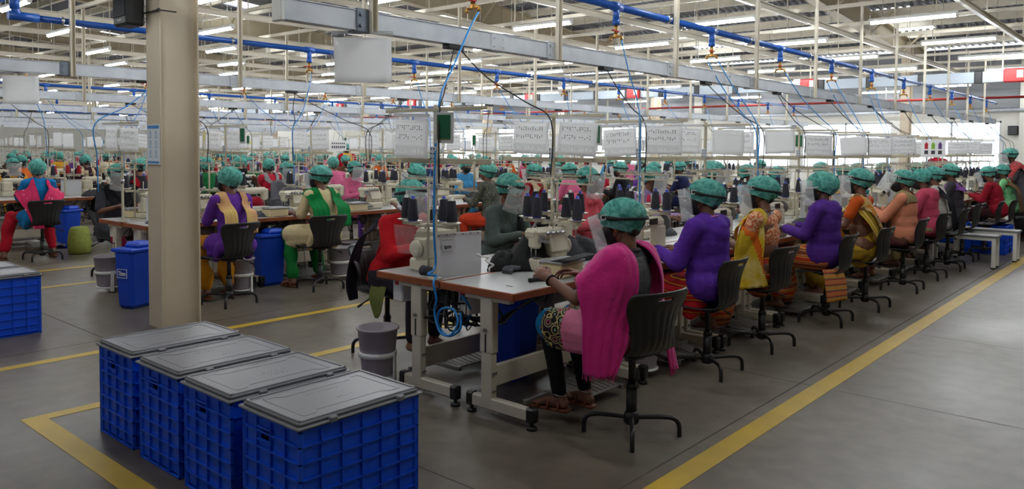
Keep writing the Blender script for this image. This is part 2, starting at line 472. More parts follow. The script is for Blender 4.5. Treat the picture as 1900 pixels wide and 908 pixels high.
# purlins, rafters, columns
M_rafter = mat('rafter_paint', srgb(176, 162, 134), .5, var=.3, vscale=2, col2=srgb(152, 138, 112))
def steel():
    global k
    mb = MB()
    y = -5.0; n = 0
    while y < 29:
        z = roof_z(y)-.12
        m1 = MB().box(((X0+X1)/2, y, z), (X1-X0, .06, .2)); m1.box(((X0+X1)/2, y+.05, z-.09), (X1-X0, .1, .015)); m1.box(((X0+X1)/2, y-.05, z+.09), (X1-X0, .1, .015))
        struct('roof_purlin', m1, M_beige, 'beige roof purlin under the sheeting, %s from the camera end' % ORD[min(n, 35)])
        y += 1.5; n += 1
    for i, x in enumerate((2.2, -6.9, -16, -25.1, -34.2, -43.3, -52.4)):
        m1 = MB()
        for (ya, yb, da, db) in ((-5, 11.3, .45, .75), (11.3, 29.4, .75, .45)):
            za, zb = roof_z(ya)-.22, roof_z(yb)-.22
            m1.add([(x-.012, ya, za), (x+.012, ya, za), (x+.012, ya, za-da), (x-.012, ya, za-da), (x-.012, yb, zb), (x+.012, yb, zb), (x+.012, yb, zb-db), (x-.012, yb, zb-db)],
                   [(0, 1, 2, 3), (4, 7, 6, 5), (0, 4, 5, 1), (1, 5, 6, 2), (2, 6, 7, 3), (3, 7, 4, 0)])
            for (z1, z2) in ((za, zb), (za-da, zb-db)): m1.bar((x, ya, z1), (x, yb, z2), .26, .02)
        yy = -4.2
        while yy < 28.5:   # flange braces from the bottom flange up to the purlins
            zb = roof_z(yy)-.25-.6
            for s in (-1, 1): m1.bar((x+s*.05, yy, zb), (x+s*.75, yy, roof_z(yy)-.2), .05, .05)
            yy += 3.0
        struct('roof_rafter', m1, M_rafter, 'tan steel rafter of the roof with flange braces, %s from the right' % ['first', 'second', 'third', 'fourth', 'fifth', 'sixth', 'seventh'][i])
    # columns
    pos = [(-6.9, 3.27), (-6.9, 26.9), (-16, 26.9), (-25.1, 26.9), (-34.2, 26.9), (-43.3, 26.9), (-52.4, 26.9), (-25.1, 3.27), (-34.2, 3.27)]
    for i, (x, y) in enumerate(pos):
        zt = roof_z(y)-.25
        m1 = MB()
        # built-up I column: flanges face the aisle, web set back, with closing plate
        m1.box((x+.0, y-.17, zt/2), (.26, .014, zt), 0); m1.box((x, y+.17, zt/2), (.26, .014, zt), 0)
        m1.box((x, y, zt/2), (.014, .34, zt), 0); m1.box((x+.07, y, zt/2), (.012, .33, zt), 0)
        if i: m1.box((x, y, .012), (.34, .44, .024), 0)
        for s in (-1, 1) if i else ():
            for q in (-1, 1): m1.cyl((x+s*.14, y+q*.2, .024), (x+s*.14, y+q*.2, .06), .014, n=6)
        lab = 'tan steel column in front of the crates, with a notice taped to it' if i == 0 else 'tan steel roof column standing among the benches, %s of the more distant columns' % ORD[i-1].replace('nearest', 'first')
        struct('column', m1, M_column, lab)
steel()
# light grid hung below the roof
GZ = 3.78
LX = [-3.25-2.4*i for i in range(24)]+[-.85, 1.55, 3.95]
LOFF = {0: .75, 1: 2.35, 2: .77, 3: 2.28, 4: .74, 5: 2.15, 6: .65, 7: 1.98, 8: .5, 9: 2.0}
def grid():
    n = 0
    for i, lx in enumerate([x+.62 for x in LX]):
        if i > 20 and i < 24: continue
        m1 = MB().box((lx, 13.5, GZ+.04), (.012, 31, .1)); m1.box((lx+.03, 13.5, GZ+.085), (.06, 31, .012)); m1.box((lx+.03, 13.5, GZ-.005), (.06, 31, .012))
        y = -.8
        for q in range(9):     # drop rods to the roof
            yy = .5+q*3.6; m1.box((lx, yy, (GZ+roof_z(yy))/2), (.02, .02, roof_z(yy)-GZ-.2))
        struct('grid_rail', m1, M_beige, 'beige lighting rail running along the hall under the roof, %s from the right' % ORD[i].replace('nearest', 'first'))
    y = 1.24
    while y < 28.5:
        m1 = MB().box((-27.5, y, GZ+.14), (52, .05, .06))
        struct('grid_rail', m1, M_beige, 'thin beige cross rail of the lighting grid, %s from the camera' % ORD[n]); n += 1
        y += 1.94
grid()
# fluorescent battens
def lamps():
    proto = None; c = 0
    for i, lx in enumerate(LX):
        if i < 10: off = LOFF[i]
        else: off = (i*1.37) % 3
        y = off+(3.05 if i else 9.05)
        if i == 1: y = off+9
        y -= 3.05*math.floor((y+4.5)/3.05)
        row = 0
        step = 3.05 if i < 20 or i > 23 else 4.4
        while y < 28.5:
            t = (-(lx)*.6455+y*.7638)
            ax = lx*.753+y*.658
            fwd = -lx*.658+y*.753
            if (fwd > 3 and abs(ax/fwd) < .78) or (-17 < lx < 0 and .2 < y < 9):  # second test adds unseen lamps of the grid to brighten the near benches
                lab = 'lit fluorescent batten, %s along the %s lamp line from the right' % (ORD[row].replace('nearest', 'first'), ORD[i].replace('nearest', 'first'))
                if proto is None:
                    proto = thing('fluorescent_lamp', lab, 'lamp', (lx, y, 3.6), 0, 'fluorescent battens under the roof')
                    b = MB().box((0, 0, .045), (1.2, .07, .05), bev=.01)
                    for s in (-1, 1): b.box((s*.6, 0, .025), (.03, .06, .08), bev=.005)
                    
                    obj('batten', b, M_white, proto)
                    obj('wire', MB().cyl((-.42, 0, 0), (-.42, 0, 1), .004, n=6).cyl((.42, 0, 0), (.42, 0, 1), .004, n=6), M_steel, proto).location.z = .06
                    obj('tube', MB().cyl((-.585, 0, 0), (.585, 0, 0), .021, n=8), M_tube, proto)
                    last = proto
                else: last = dup(proto, (lx, y, 3.6), 0, lab)
                for ch in last.children:
                    if ch.name.startswith('wire'): ch.scale.z = roof_z(y)-3.6-.06
                c += 1; row += 1
            y += step
    return c
nl = lamps()
# ------------------------------------------------------------------ overhead services
ROWX = [-4.05, -9.1, -14.1, -19.1, -24.1, -29.1, -34.1, -39.1]
ROWN = ['nearest', 'second', 'third', 'fourth', 'fifth', 'sixth', 'seventh', 'farthest']
def busbars():
    for i, x in enumerate(ROWX):
        root = thing('busbar_trunking', 'galvanised busbar trunking hung on channel rods over the %s bench block' % ROWN[i], 'busbar', (x, 0, 0), 0, 'busbar trunkings over the bench blocks')
        ya = 2.56 if i == 0 else 1.3
        b = MB().box((0, (ya+24.4)/2, 2.425), (.075, 24.4-ya, .12), bev=.004)
        b.box((0, (ya+24.4)/2, 2.487), (.085, 24.4-ya, .006)); b.box((0, (ya+24.4)/2, 2.364), (.085, 24.4-ya, .006))
        obj('trunk', b, M_galv, root)
        if i == 0: obj('end_cap', MB().box((0, ya-.012, 2.425), (.1, .03, .15), bev=.006), M_white, root)
        for q in range(11):
            y = 3.18+1.94*q
            jb = MB().box((0, y-.05, 2.425), (.1, .1, .15), bev=.006)
            jb.cyl((.05, y-.07, 2.46), (.062, y-.07, 2.46), .012, n=6); jb.cyl((.05, y-.07, 2.39), (.062, y-.07, 2.39), .012, n=6)
            obj('joint_clamp', jb, M_galv if q else mat('dark_zinc', srgb(120, 128, 140), .4, metal=.6), root)
            h = MB()
            z0, z1 = 2.35, 3.96
            h.box((.048, y+.02, (z0+z1)/2), (.006, .05, z1-z0)); h.box((.065, y-.003, (z0+z1)/2), (.034, .004, z1-z0)); h.box((.065, y+.043, (z0+z1)/2), (.034, .004, z1-z0))
            obj('hanger', h, M_beige, root)
            if q % 2 == 1:
                tb = MB().box((0, y-.7, 2.42), (.09, .16, .13), bev=.006)
                for zz in (2.39, 2.45):
                    for yy in (-.05, .05): tb.cyl((.04, y-.7+yy, zz), (.055, y-.7+yy, zz), .008, n=6)
                obj('splice_plate', tb, M_galv, root)
            if i < 4:
                tp = MB().box((0, y+.8, 2.345), (.07, .16, .035), bev=.005)
                obj('tap_off', tp, M_blackmetal, root)
        # electrical notices: none here, pouches hang as things of their own
busbars()
def pipes():
    for i, x in enumerate(ROWX):
        root = thing('air_pipe', 'blue compressed-air pipe with drop valves above the %s bench block' % ROWN[i], 'pipe', (x, 0, 0), 0, 'air pipes above the bench blocks')
        ya = 1.6 if i == 0 else 2.76
        p = MB().tube([(0.0, ya, 2.93), (0.0, 24.4, 2.93)], .034, 10)
        if i == 1:
            p.tube(smoothpath([(0, 2.76, 2.93), (0, 2.70, 2.96), (0, 2.68, 3.05), (0, 2.68, 3.2)], 4), .04, 10)
            p.cyl((0, 2.62, 2.93), (0, 2.9, 2.93), .046, n=10); p.cyl((0, 2.68, 3.0), (0, 2.68, 3.12), .048, n=10)
        obj('pipe', p, M_blue_pipe, root)
        for q in range(12):
            y = 3.18+1.94*q-.06
            c = MB().tube([(0, y, 2.93), (.06, y, 2.93)], .012, 6)
            c.lathe([(.037, -.012), (.046, -.012), (.046, .012), (.037, .012)], (0, y, 2.93), 10, M=Euler((PI/2, 0, 0)).to_matrix())
            obj('pipe_clamp', c, M_steel, root)
        for q in range(11):
            y = (4.18 if i == 0 else 4.3)+1.9*q
            t = MB().cyl((0, y, 2.93), (0, y, 2.78), .032, n=10).cyl((0, y, 2.81), (0, y, 2.76), .037, n=10)
            t.cyl((0, y-.07, 2.93), (0, y+.07, 2.93), .042, n=10)
            tee = obj('drop_tee', t, M_blue_pipe, root)
            if i < 4:
                v = MB().cyl((0, y, 2.77), (0, y, 2.68), .018, n=8).box((0, y, 2.665), (.036, .036, .04), bev=.006).cyl((-.06, y, 2.655), (.06, y, 2.655), .012, n=8)
                v.cyl((-.06, y, 2.655), (-.06, y, 2.62), .014, n=8); v.cyl((.06, y, 2.655), (.06, y, 2.62), .014, n=8)
                obj('valve', v, M_brass, tee)
                obj('valve_lever', MB().box((.03, y-.055, 2.7), (.02, .11, .012), bev=.004).cyl((0, y, 2.7), (.03, y-.01, 2.7), .008, n=6), M_red, tee)
    mb = MB().tube([(-30, 2.68, 3.2), (-6.2, 2.68, 3.2)], .062, 12)
    for xx in (-9.6, -8.9): mb.cyl((xx-.06, 2.68, 3.2), (xx+.06, 2.68, 3.2), .075, n=12)
    root = thing('air_main', 'thick blue air main running across the hall at upper left', 'pipe', (0, 0, 0))
    obj('pipe', mb, M_blue_pipe, root)
    for xx in (-7.0, -10.4, -13):
        obj('hanger', MB().box((xx, 2.68, 3.6), (.012, .03, .8)).lathe([(.062, -.015), (.075, -.015), (.075, .015), (.062, .015)], (xx, 2.68, 3.2), 12, M=Euler((0, PI/2, 0)).to_matrix()), M_beige, root)
pipes()
def duct():
    root = thing('power_duct', 'grey power busduct with black joints crossing the hall near the far end', 'duct', (0, 20, 0))
    obj('casing', MB().box((-24, 0, 3.27), (46, .14, .25), bev=.01), mat('duct_grey', srgb(176, 186, 196), .45, metal=.2), root)
    for q in range(30):
        x = -2.5-1.15*q
        obj('joint', MB().box((x, 0, 3.27), (.16, .2, .28), bev=.015), M_blackmetal, root)
    for x in (-2.95, -7.4, -12.6, -16.6, -22.5, -27.0):
        b = obj('tap_box', MB().box((x, -.04, 3.28), (.42, .26, .3), bev=.02), M_red, root)
        obj('label_plate', MB().box((x+.1, -.175, 3.3), (.12, .012, .16)), M_white, b)
    for q in range(9):
        x = -3.2-4.2*q
        obj('hanger', MB().box((x, 0, 3.85), (.03, .03, .95)), M_beige, root)
    r = thing('fire_main', 'red sprinkler pipe crossing the hall high up behind the busduct', 'pipe', (0, 24, 0))
    obj('pipe', MB().tube([(-40, 0, 3.05), (-1.5, 0, 3.05)], .035, 10), mat('fire_red', srgb(160, 46, 40), .5), r)
    for q in range(9): obj('hanger', MB().box((-2.5-4.2*q, 0, 3.62), (.012, .012, 1.1)), M_steel, r)
    # conduit along the far wall
    r = thing('wall_conduit', 'grey conduit pipe fixed along the far wall above the windows', 'pipe', (0, 29.2, 0))
    obj('pipe', MB().tube([(-30, 0, 2.95), (-1, 0, 2.95)], .05, 8), M_galv, r)
    for q in range(8): obj('bracket', MB().box((-2.5-3.8*q, .14, 2.95), (.05, .33, .13)), M_galv, r)
duct()
def hang_line(name, label, cat, pts, r, m, group=None, n=5):
    P = smoothpath(pts, n)
    o = obj(name, MB().tube([V(*p)-V(*pts[0]) for p in P], r, 6), m, loc=pts[0])
    return tag(o, label, cat, group)
def cords():
    rnd = random.Random(11)
    # the near blue hose that drops to the first bench and coils under it
    hang_line('air_hose', 'bright blue air hose dropping from the ceiling to the nearest bench corner', 'hose',
        [(-3.99, 4.18, 2.62), (-3.94, 4.05, 2.5), (-3.85, 3.88, 2.348), (-3.75, 3.67, 2.138), (-3.66, 3.495, 1.98), (-3.6, 3.40, 1.80), (-3.56, 3.342, 1.53), (-3.55, 3.325, 1.13), (-3.55, 3.34, .88), (-3.52, 3.25, .84), (-3.47, 3.275, .83), (-3.44, 3.22, .8), (-3.43, 3.235, .70), (-3.47, 3.26, .6), (-3.40, 3.24, .50), (-3.30, 3.23, .50), (-3.25, 3.24, .58), (-3.31, 3.26, .65), (-3.42, 3.26, .63), (-3.46, 3.28, .53), (-3.38, 3.29, .47), (-3.28, 3.29, .53), (-3.3, 3.31, .62)], .0075, M_hose, n=6)
    for i, x in enumerate(ROWX[:5]):
        bx = [-3.53, -8.73, -13.9, -19.0, -24.1][i]
        for q in range(11):
            y = (4.18 if i == 0 else 4.3)+1.9*q
            if not (i == 0 and q == 0):
                for s in ((-1, 1) if i == 0 and q in (2, 4, 5) else (1,)):
                    yp = 3.35+1.2*round((y+rnd.uniform(-.6, .9)-3.35)/1.2); sag = rnd.uniform(.0, .25)
                    hang_line('air_hose', 'blue air hose from the %s drop valve over the %s bench block%s' % (ORD[q], ROWN[i], ', left twin' if s < 0 else ''), 'hose',
                        [(x+s*.06, y, 2.63), (x+(bx-x)*.3+s*.05, y+(yp-y)*.3, 2.36-sag*.3), (x+(bx-x)*.65+s*.04, y+(yp-y)*.68, 2.08-sag*.25), (bx-.03+s*.02, yp-.05, 1.84), (bx-.02, yp-.03, 1.5), (bx-.02, yp-.022, 1.12)], .006, M_hose, 'blue air hoses')
            yb = 3.18+1.94*q+.8
            if i < 4:
                for d in (0, 1):
                    if d == 1 and rnd.random() < .4: continue
                    yp = 3.35+1.2*round((yb+rnd.uniform(-.7, .7)-3.35)/1.2)
                    hang_line('electric_cable', 'black power cord from the %s tap over the %s bench block%s' % (ORD[q], ROWN[i], ', its branch' if d else ''), 'cord',
                        [(x+.01, yb+.05*d, 2.34), (x+(bx-x)*.32, yb+(yp-yb)*.32, 2.16-.03*d), (x+(bx-x)*.68, yb+(yp-yb)*.68, 1.98-.02*d), (bx+.03-.07*d, yp-.03, 1.82), (bx+.03-.07*d, yp-.03, 1.4)], .0055, M_cord, 'black power cords')
cords()
# ------------------------------------------------------------------ blue crates with grey lids
M_crate = mat('crate_blue', srgb(8, 86, 228), .42, var=.2, vscale=5, col2=srgb(8, 72, 200))
M_lid = mat('lid_grey', srgb(126, 126, 130), .38, var=.4, vscale=3, col2=srgb(108, 108, 114))
M_dark = mat('painted_recess_shade', srgb(10, 10, 14), .8)  # near-black colour standing in for the shade inside holes and slots
M_ink = mat('marker_ink', srgb(60, 58, 60), .7)
def crate_body(w, l, h, rows=7, cx=4, cy=6):
    mb = MB(); t = .006
    ins = .012
    for s in (-1, 1):
        mb.box((s*(w/2-ins-t/2), 0, h/2), (t, l-2*ins, h))       # inner walls
        if s > 0: mb.box((0, s*(l/2-ins-t/2), h/2), (w-2*ins, t, h))
    # -Y wall with a hand hole
    y = -(l/2-ins-t/2); hw, hz0, hz1 = .085, h-.105, h-.05; hx = -.045
    W = w-2*ins
    mb.box((0, y, hz0/2), (W, t, hz0)); mb.box((0, y, (hz1+h)/2), (W, t, h-hz1))
    a = hx-hw/2+W/2; mb.box((-W/2+a/2, y, (hz0+hz1)/2), (a, t, hz1-hz0))
    a = W/2-(hx+hw/2); mb.box((W/2-a/2, y, (hz0+hz1)/2), (a, t, hz1-hz0))
    for z in (hz0, hz1): mb.box((hx, -l/2+.006, z), (hw+.02, .012, .008))
    mb.box((0, 0, .01), (w-2*ins, l-2*ins, .012))
    rz = [.006]+[h*(.02+.98*i/rows) for i in range(1, rows)]+[h-.006]
    for z in rz:
        th = .007
        for s in (-1, 1):
            mb.box((s*(w/2-ins/2), 0, z), (ins, l, th)); mb.box((0, s*(l/2-ins/2), z), (w, ins, th))
    for i in range(cx+1):
        x = -w/2+.004+(w-.008)*i/cx
        if 0 < i < cx: x += .0
        for s in (-1, 1):
            if s < 0 and abs(x-hx) < hw/2+.002: mb.box((x, s*(l/2-ins/2), (hz0-.02)/2), (.006, ins, hz0-.02))
            else: mb.box((x, s*(l/2-ins/2), h/2), (.006, ins, h))
    for i in range(cy+1):
        yy = -l/2+.004+(l-.008)*i/cy
        for s in (-1, 1): mb.box((s*(w/2-ins/2), yy, h/2), (ins, .006, h))
    for sx in (-1, 1):
        for sy in (-1, 1): mb.box((sx*(w/2-.012), sy*(l/2-.012), h/2), (.02, .02, h), bev=.006)
    return mb
def scribble(rnd, cx, cy, n, sz, ang=0):
    mb = MB()
    c, s = math.cos(ang), math.sin(ang)
    x = 0
    for i in range(n):
        if rnd.random() < .18: x += sz*.8; continue
        P = [(x+rnd.uniform(0, .6)*sz, rnd.uniform(-.5, .5)*sz) for _ in range(rnd.choice((3, 4, 4)))]
        for a, b in zip(P[:-1], P[1:]):
            A = V(cx+a[0]*c-a[1]*s, cy+a[0]*s+a[1]*c, 0); B = V(cx+b[0]*c-b[1]*s, cy+b[0]*s+b[1]*c, 0)
            d = B-A
            if d.length < 1e-4: continue
            nn = V(-d.y, d.x, 0).normalized()*.0012
            mb.add([A-nn, B-nn, B+nn, A+nn], [(0, 1, 2, 3)])
        x += sz*.85
    return mb
def make_crate(loc, label, seed, lid=True, h=.49):
    rnd = random.Random(seed)
    root = thing('storage_crate', label, 'crate', loc, 0, 'blue ribbed storage crates')
    w, l = .43, .63
    obj('body', crate_body(w, l, h), M_crate, root)
    if lid:
        W, L = .455, .66; z = h+.004
        mb = MB().box((0, 0, z+.006), (W, L, .012), bev=.004)
        mb.box((0, 0, z+.02), (W-.03, L-.03, .02), bev=.007)
        for s in (-1, 1):   # raised rim
            mb.box((s*(W/2-.027), 0, z+.031), (.014, L-.04, .008), bev=.003); mb.box((0, s*(L/2-.027), z+.031), (W-.04, .014, .008), bev=.003)
        # moulded outline in the panel
        P = [(-.15, -.25), (-.15, -.2), (-.12, -.17), (-.12, .17), (-.15, .2), (-.15, .25), (.15, .25), (.15, .2), (.12, .17), (.12, -.17), (.15, -.2), (.15, -.25)]
        for a, b in zip(P, P[1:]+P[:1]): mb.bar((*a, z+.0302), (*b, z+.0302), .012, .0016)
        ld = obj('lid', mb, M_lid, root)
        for yy in (-.16, .2):
            obj('clip', MB().box((W/2-.004, yy, z+.012), (.022, .04, .026), bev=.005), M_lid, ld)
        sc = scribble(rnd, -.02+rnd.uniform(-.06, .04), -.16+rnd.uniform(-.1, .1), 9, .022, PI/2)
        sc.v = [(x, y, z+.0312) for x, y, _ in sc.v]; sc2 = scribble(rnd, .06, -.02, 6, .02, PI/2); sc2.v = [(x, y, z+.0312) for x, y, _ in sc2.v]
        sc.add(sc2.v, sc2.f)
        obj('handwriting', sc, M_ink, ld)
    return root
make_crate((-2.837, 2.05, 0), 'blue crate with grey lid, front one of the four, closest to the camera', 1)
make_crate((-3.348, 2.04, 0), 'blue crate with grey lid, second from the front of the four', 2)
make_crate((-3.856, 2.05, 0), 'blue crate with grey lid, third from the front of the four', 3)
make_crate((-4.392, 2.06, 0), 'blue crate with grey lid, rearmost of the four, beside the steel column', 4)
make_crate((-7.63, 2.03, 0), 'blue lidded crate alone at the left edge of the picture', 5)
make_crate((-8.12, 2.02, 0), 'blue lidded crate partly cut off at the far left, behind another crate', 6)
# ------------------------------------------------------------------ people
def remesh(mb, voxel, smooth=3, smf=.5):
    me = mb.mesh('tmp', [M_white]); o = bpy.data.objects.new('tmp', me); COL.objects.link(o)
    m = o.modifiers.new('r', 'REMESH'); m.mode = 'VOXEL'; m.voxel_size = voxel; m.use_smooth_shade = True
    if smooth:
        s = o.modifiers.new('s', 'SMOOTH'); s.iterations = smooth; s.factor = smf
    dg = bpy.context.evaluated_depsgraph_get()
    out = bpy.data.meshes.new_from_object(o.evaluated_get(dg))
    bpy.data.objects.remove(o); bpy.data.meshes.remove(me)
    out.materials.clear()
    return out
def np_co(me):
    a = np.empty(len(me.vertices)*3, dtype=np.float64); me.vertices.foreach_get('co', a); return a.reshape(-1, 3)
def np_no(me):
    a = np.empty(len(me.vertices)*3, dtype=np.float64); me.vertices.foreach_get('normal', a); return a.reshape(-1, 3)
def wrinkle(me, amp, f=18, seed=0, axis=(1, 1, .35), mask=None):
    """soft cloth folds along the normals"""
    r = np.random.RandomState(seed); co = np_co(me); no = np_no(me); d = np.zeros(len(co))
    for _ in range(7):
        k = r.randn(3)*np.array(axis); k /= np.linalg.norm(k); k *= f*r.uniform(.5, 1.6)
        wp = r.randn(3)*5
        d += np.sin(co@k+r.uniform(0, 6)+1.3*np.sin(co@wp+r.uniform(0, 6)))
    d /= 2.6; d = np.sign(d)*np.abs(d)**.8
    if mask is not None: d = d*mask(co)
    me.vertices.foreach_set('co', (co+no*(d*amp)[:, None]).ravel()); me.update()
def matfaces(me, fn):
    """fn(centres Nx3, normals Nx3) -> material index array"""
    n = len(me.polygons); c = np.empty(n*3); me.polygons.foreach_get('center', c); q = np.empty(n*3); me.polygons.foreach_get('normal', q)
    me.polygons.foreach_set('material_index', np.asarray(fn(c.reshape(-1, 3), q.reshape(-1, 3)), dtype=np.int32))
SKIN = [mat('skin_a', srgb(118, 76, 56), .5, var=.2, vscale=12), mat('skin_b', srgb(96, 60, 44), .5, var=.2, vscale=12), mat('skin_c', srgb(136, 92, 68), .5, var=.2, vscale=12)]
M_hair = mat('black_hair', srgb(22, 18, 17), .5, bump=.4, bscale=120, stretch=(8, 1, 1))
M_maskb = mat('black_mask', srgb(24, 24, 26), .8)
M_shield = film('face_shield_film', (.92, .94, .95), .74, .12, bump=.5, bscale=9)
M_strap = mat('black_elastic', srgb(20, 20, 22), .7)
M_net = None
def net_material():
    m = bpy.data.materials.new('teal_hair_net'); m.use_nodes = True
    nt = m.node_tree; N = nt.nodes; L = nt.links; p = N['Principled BSDF']; out = N['Material Output']
    p.inputs['Roughness'].default_value = .85; p.inputs['Specular IOR Level'].default_value = .2
    tc = N.new('ShaderNodeTexCoord'); n = N.new('ShaderNodeTexNoise'); n.inputs['Scale'].default_value = 26; n.inputs['Detail'].default_value = 4; n.inputs['Distortion'].default_value = .8
    L.new(tc.outputs['Object'], n.inputs[0])
    cr = N.new('ShaderNodeValToRGB'); e = cr.color_ramp.elements
    e[0].position = .34; e[0].color = (*srgb(58, 148, 136), 1); e[1].position = .7; e[1].color = (*srgb(136, 222, 206), 1)
    L.new(n.outputs[0], cr.inputs[0]); L.new(cr.outputs[0], p.inputs['Base Color'])
    b = N.new('ShaderNodeBump'); b.inputs['Strength'].default_value = .6; b.inputs['Distance'].default_value = .02
    L.new(n.outputs[0], b.inputs['Height']); L.new(b.outputs[0], p.inputs['Normal'])
    tr = N.new('ShaderNodeBsdfTransparent'); mx = N.new('ShaderNodeMixShader'); mx.inputs[0].default_value = .74
    L.new(tr.outputs[0], mx.inputs[1]); L.new(p.outputs[0], mx.inputs[2]); L.new(mx.outputs[0], out.inputs[0])
    m.diffuse_color = (.05, .35, .3, 1)
    return m
M_net = net_material()
M_eye = mat('eye_white', srgb(225, 220, 212), .3); M_iris = mat('eye_iris', srgb(30, 18, 12), .2)

class Fig:
    """joint positions of one figure, local frame: faces +y, x to its right, floor at z = 0"""
    def __init__(s, lean=14, tl=1.06, head=(0, 12), stand=False, elbow=None, wrist=None, knee=None, ankle=None, side=0, palm=None, hip=.62, broad=1.0):
        if not stand: tl -= .06
        L = math.radians(lean); s.stand = stand
        s.broad = broad
        s.H = V(0, -.02, .92 if stand else hip)
        up = V(math.sin(math.radians(side)), math.sin(L), math.cos(L)).normalized(); fw = V(0, math.cos(L), -math.sin(L)); s.up = up; s.fw = fw
        s.at = lambda t, x=0, f=0: s.H+up*(t*tl)+V(x, 0, 0)+fw*f
        s.neck = s.at(.495); s.headC = s.neck+V(up.x*.15, .05+.3*math.sin(L)*.15, .145)
        s.sh = {q: s.at(.445, q*.168*broad, -.005) for q in (-1, 1)}
        de = {q: s.sh[q]+V(q*.055, .09, -.235) for q in (-1, 1)}
        s.el = {q: V(*elbow[q]) if elbow and q in elbow else de[q] for q in (-1, 1)}
        dw = {q: V(q*.12, .39, .885) for q in (-1, 1)}
        if stand: dw = {q: V(q*.2, .16, .86) for q in (-1, 1)}
        s.wr = {q: V(*wrist[q]) if wrist and q in wrist else dw[q] for q in (-1, 1)}
        if stand:
            dk = {q: V(q*.10, .02, .50) for q in (-1, 1)}; da = {q: V(q*.11, -.02, .09) for q in (-1, 1)}
        else:
            dk = {q: V(q*.12, .42, .595) for q in (-1, 1)}; da = {q: V(q*.11, .38, .18) for q in (-1, 1)}
        s.kn = {q: V(*knee[q])+V(0, 0, .05) if knee and q in knee else dk[q] for q in (-1, 1)}
        s.an = {q: V(*ankle[q]) if ankle and q in ankle else da[q] for q in (-1, 1)}
        s.hp = {q: s.H+V(q*.09, .01, -.005 if not stand else -.03) for q in (-1, 1)}
        # keep arm segment lengths human
        for q in (-1, 1):
            d = s.el[q]-s.sh[q]; s.el[q] = s.sh[q]+d.normalized()*min(max(d.length, .25), .29)
            d = s.wr[q]-s.el[q]; s.wr[q] = s.el[q]+d.normalized()*min(max(d.length, .22), .255)
        y, p = math.radians(head[0]), math.radians(head[1])
        s.R = Matrix.Rotation(y, 3, 'Z') @ Matrix.Rotation(-p, 3, 'X')
        s.palm = palm or {}
    def h(s, x, y, z): return s.headC+s.R @ V(x, y, z)
def torso_shape(mb, f, o, lo=0.0, hi=1.0, up=True):
    b = f.broad; d = 1+(b-1)*.8; R = Matrix.Rotation(-math.atan2(f.up.y, f.up.z), 3, 'X')
    mb.ell(f.at(.03), (.168*b+o, .128*d+o, .13+o), R)
    mb.ell(f.at(.17), (.14*b+o, .105*d+o, .15+o), R)
    mb.ell(f.at(.32), (.152*b+o, .105*d+o, .17+o), R)
    if up:
        mb.ell(f.at(.42), (.15*b+o, .082*d+o, .075+o), R)
        for q in (-1, 1):
            mb.caps(f.at(.47, q*.03), f.sh[q]+V(-q*.01, 0, .0), .048+o*.7, .05+o*.8)
    for q in (-1, 1): mb.ell(f.at(.31, q*.068, .075), (.062+o*.6, .05+o, .062+o*.6), R)
def arm_shape(mb, f, q, o, frac=2, ro=None):
    sh, el, wr = f.sh[q], f.el[q], f.wr[q]
    a = min(frac, 1); e = sh+(el-sh)*a
    mb.caps(sh, e, .049+o, .049+o-(.012)*a+(ro or 0))
    if frac > 1:
        w = el+(wr-el)*(frac-1); mb.caps(el, w, .038+o, .038+o-.012*(frac-1))
def leg_shape(mb, f, q, o, frac=2, flare=0):
    hp, kn, an = f.hp[q], f.kn[q], f.an[q]
    k = hp+(kn-hp)*min(frac, 1); mb.caps(hp, k, .088+o, .088+o-.03*min(frac, 1))
    if frac > 1:
        a = kn+(an-kn)*(frac-1); mb.caps(kn, a, .057+o, .057+o-.02*(frac-1)+flare)
def hand_shape(mb, f, q, curl=.5, detail=True):
    wr = f.wr[q]; d = (wr-f.el[q]).normalized()
    n = f.palm.get(q) or V(0, 0, -1); n = V(*n); n = (n-d*n.dot(d)).normalized(); sd = d.cross(n)*(-q)   # sd points to the thumb side
    sd = sd if sd.x*(-q) > 0 or abs(sd.x) < .1 else -sd
    mb.caps(wr-d*.02, wr+d*.02, .026, .027)
    M = Matrix((sd, d, n)).transposed()
    mb.ell(wr+d*.055, (.040, .052, .0185), M)
    if not detail:
        mb.caps(wr+d*.07, wr+d*.125+n*.03, .03, .018); mb.caps(wr+d*.03+sd*.03, wr+d*.085+sd*.045+n*.03, .014, .010); return
    for i, (off, ln, cf) in enumerate(((.030, .070, .8), (.010, .078, .95), (-.010, .073, 1.08), (-.029, .058, 1.2))):
        p = wr+d*(.093-.006*abs(i-1.2))+sd*off*1.12; dirv = (d+sd*off*2.2).normalized(); c = curl*cf; r = .0092
        for sgm, fr in enumerate((.45, .32, .25)):
            ax = sd; Rm = Matrix.Rotation(c if (ax.cross(dirv)).dot(n) > 0 else -c, 3, ax); dirv = (Rm @ dirv).normalized()
            e = p+dirv*ln*fr*1.05; mb.caps(p, e, r, r*.92, n=8); p = e; r *= .92
    b = wr+d*.02+sd*.026+n*.004; m1 = b+d*.034+sd*.024+n*.012; m2 = m1+d*.028+sd*.006+n*.012; m3 = m2+d*.022-sd*.004+n*.008
    mb.caps(b, m1, .014, .0115, n=8); mb.caps(m1, m2, .0112, .010, n=8); mb.caps(m2, m3, .010, .0085, n=8)
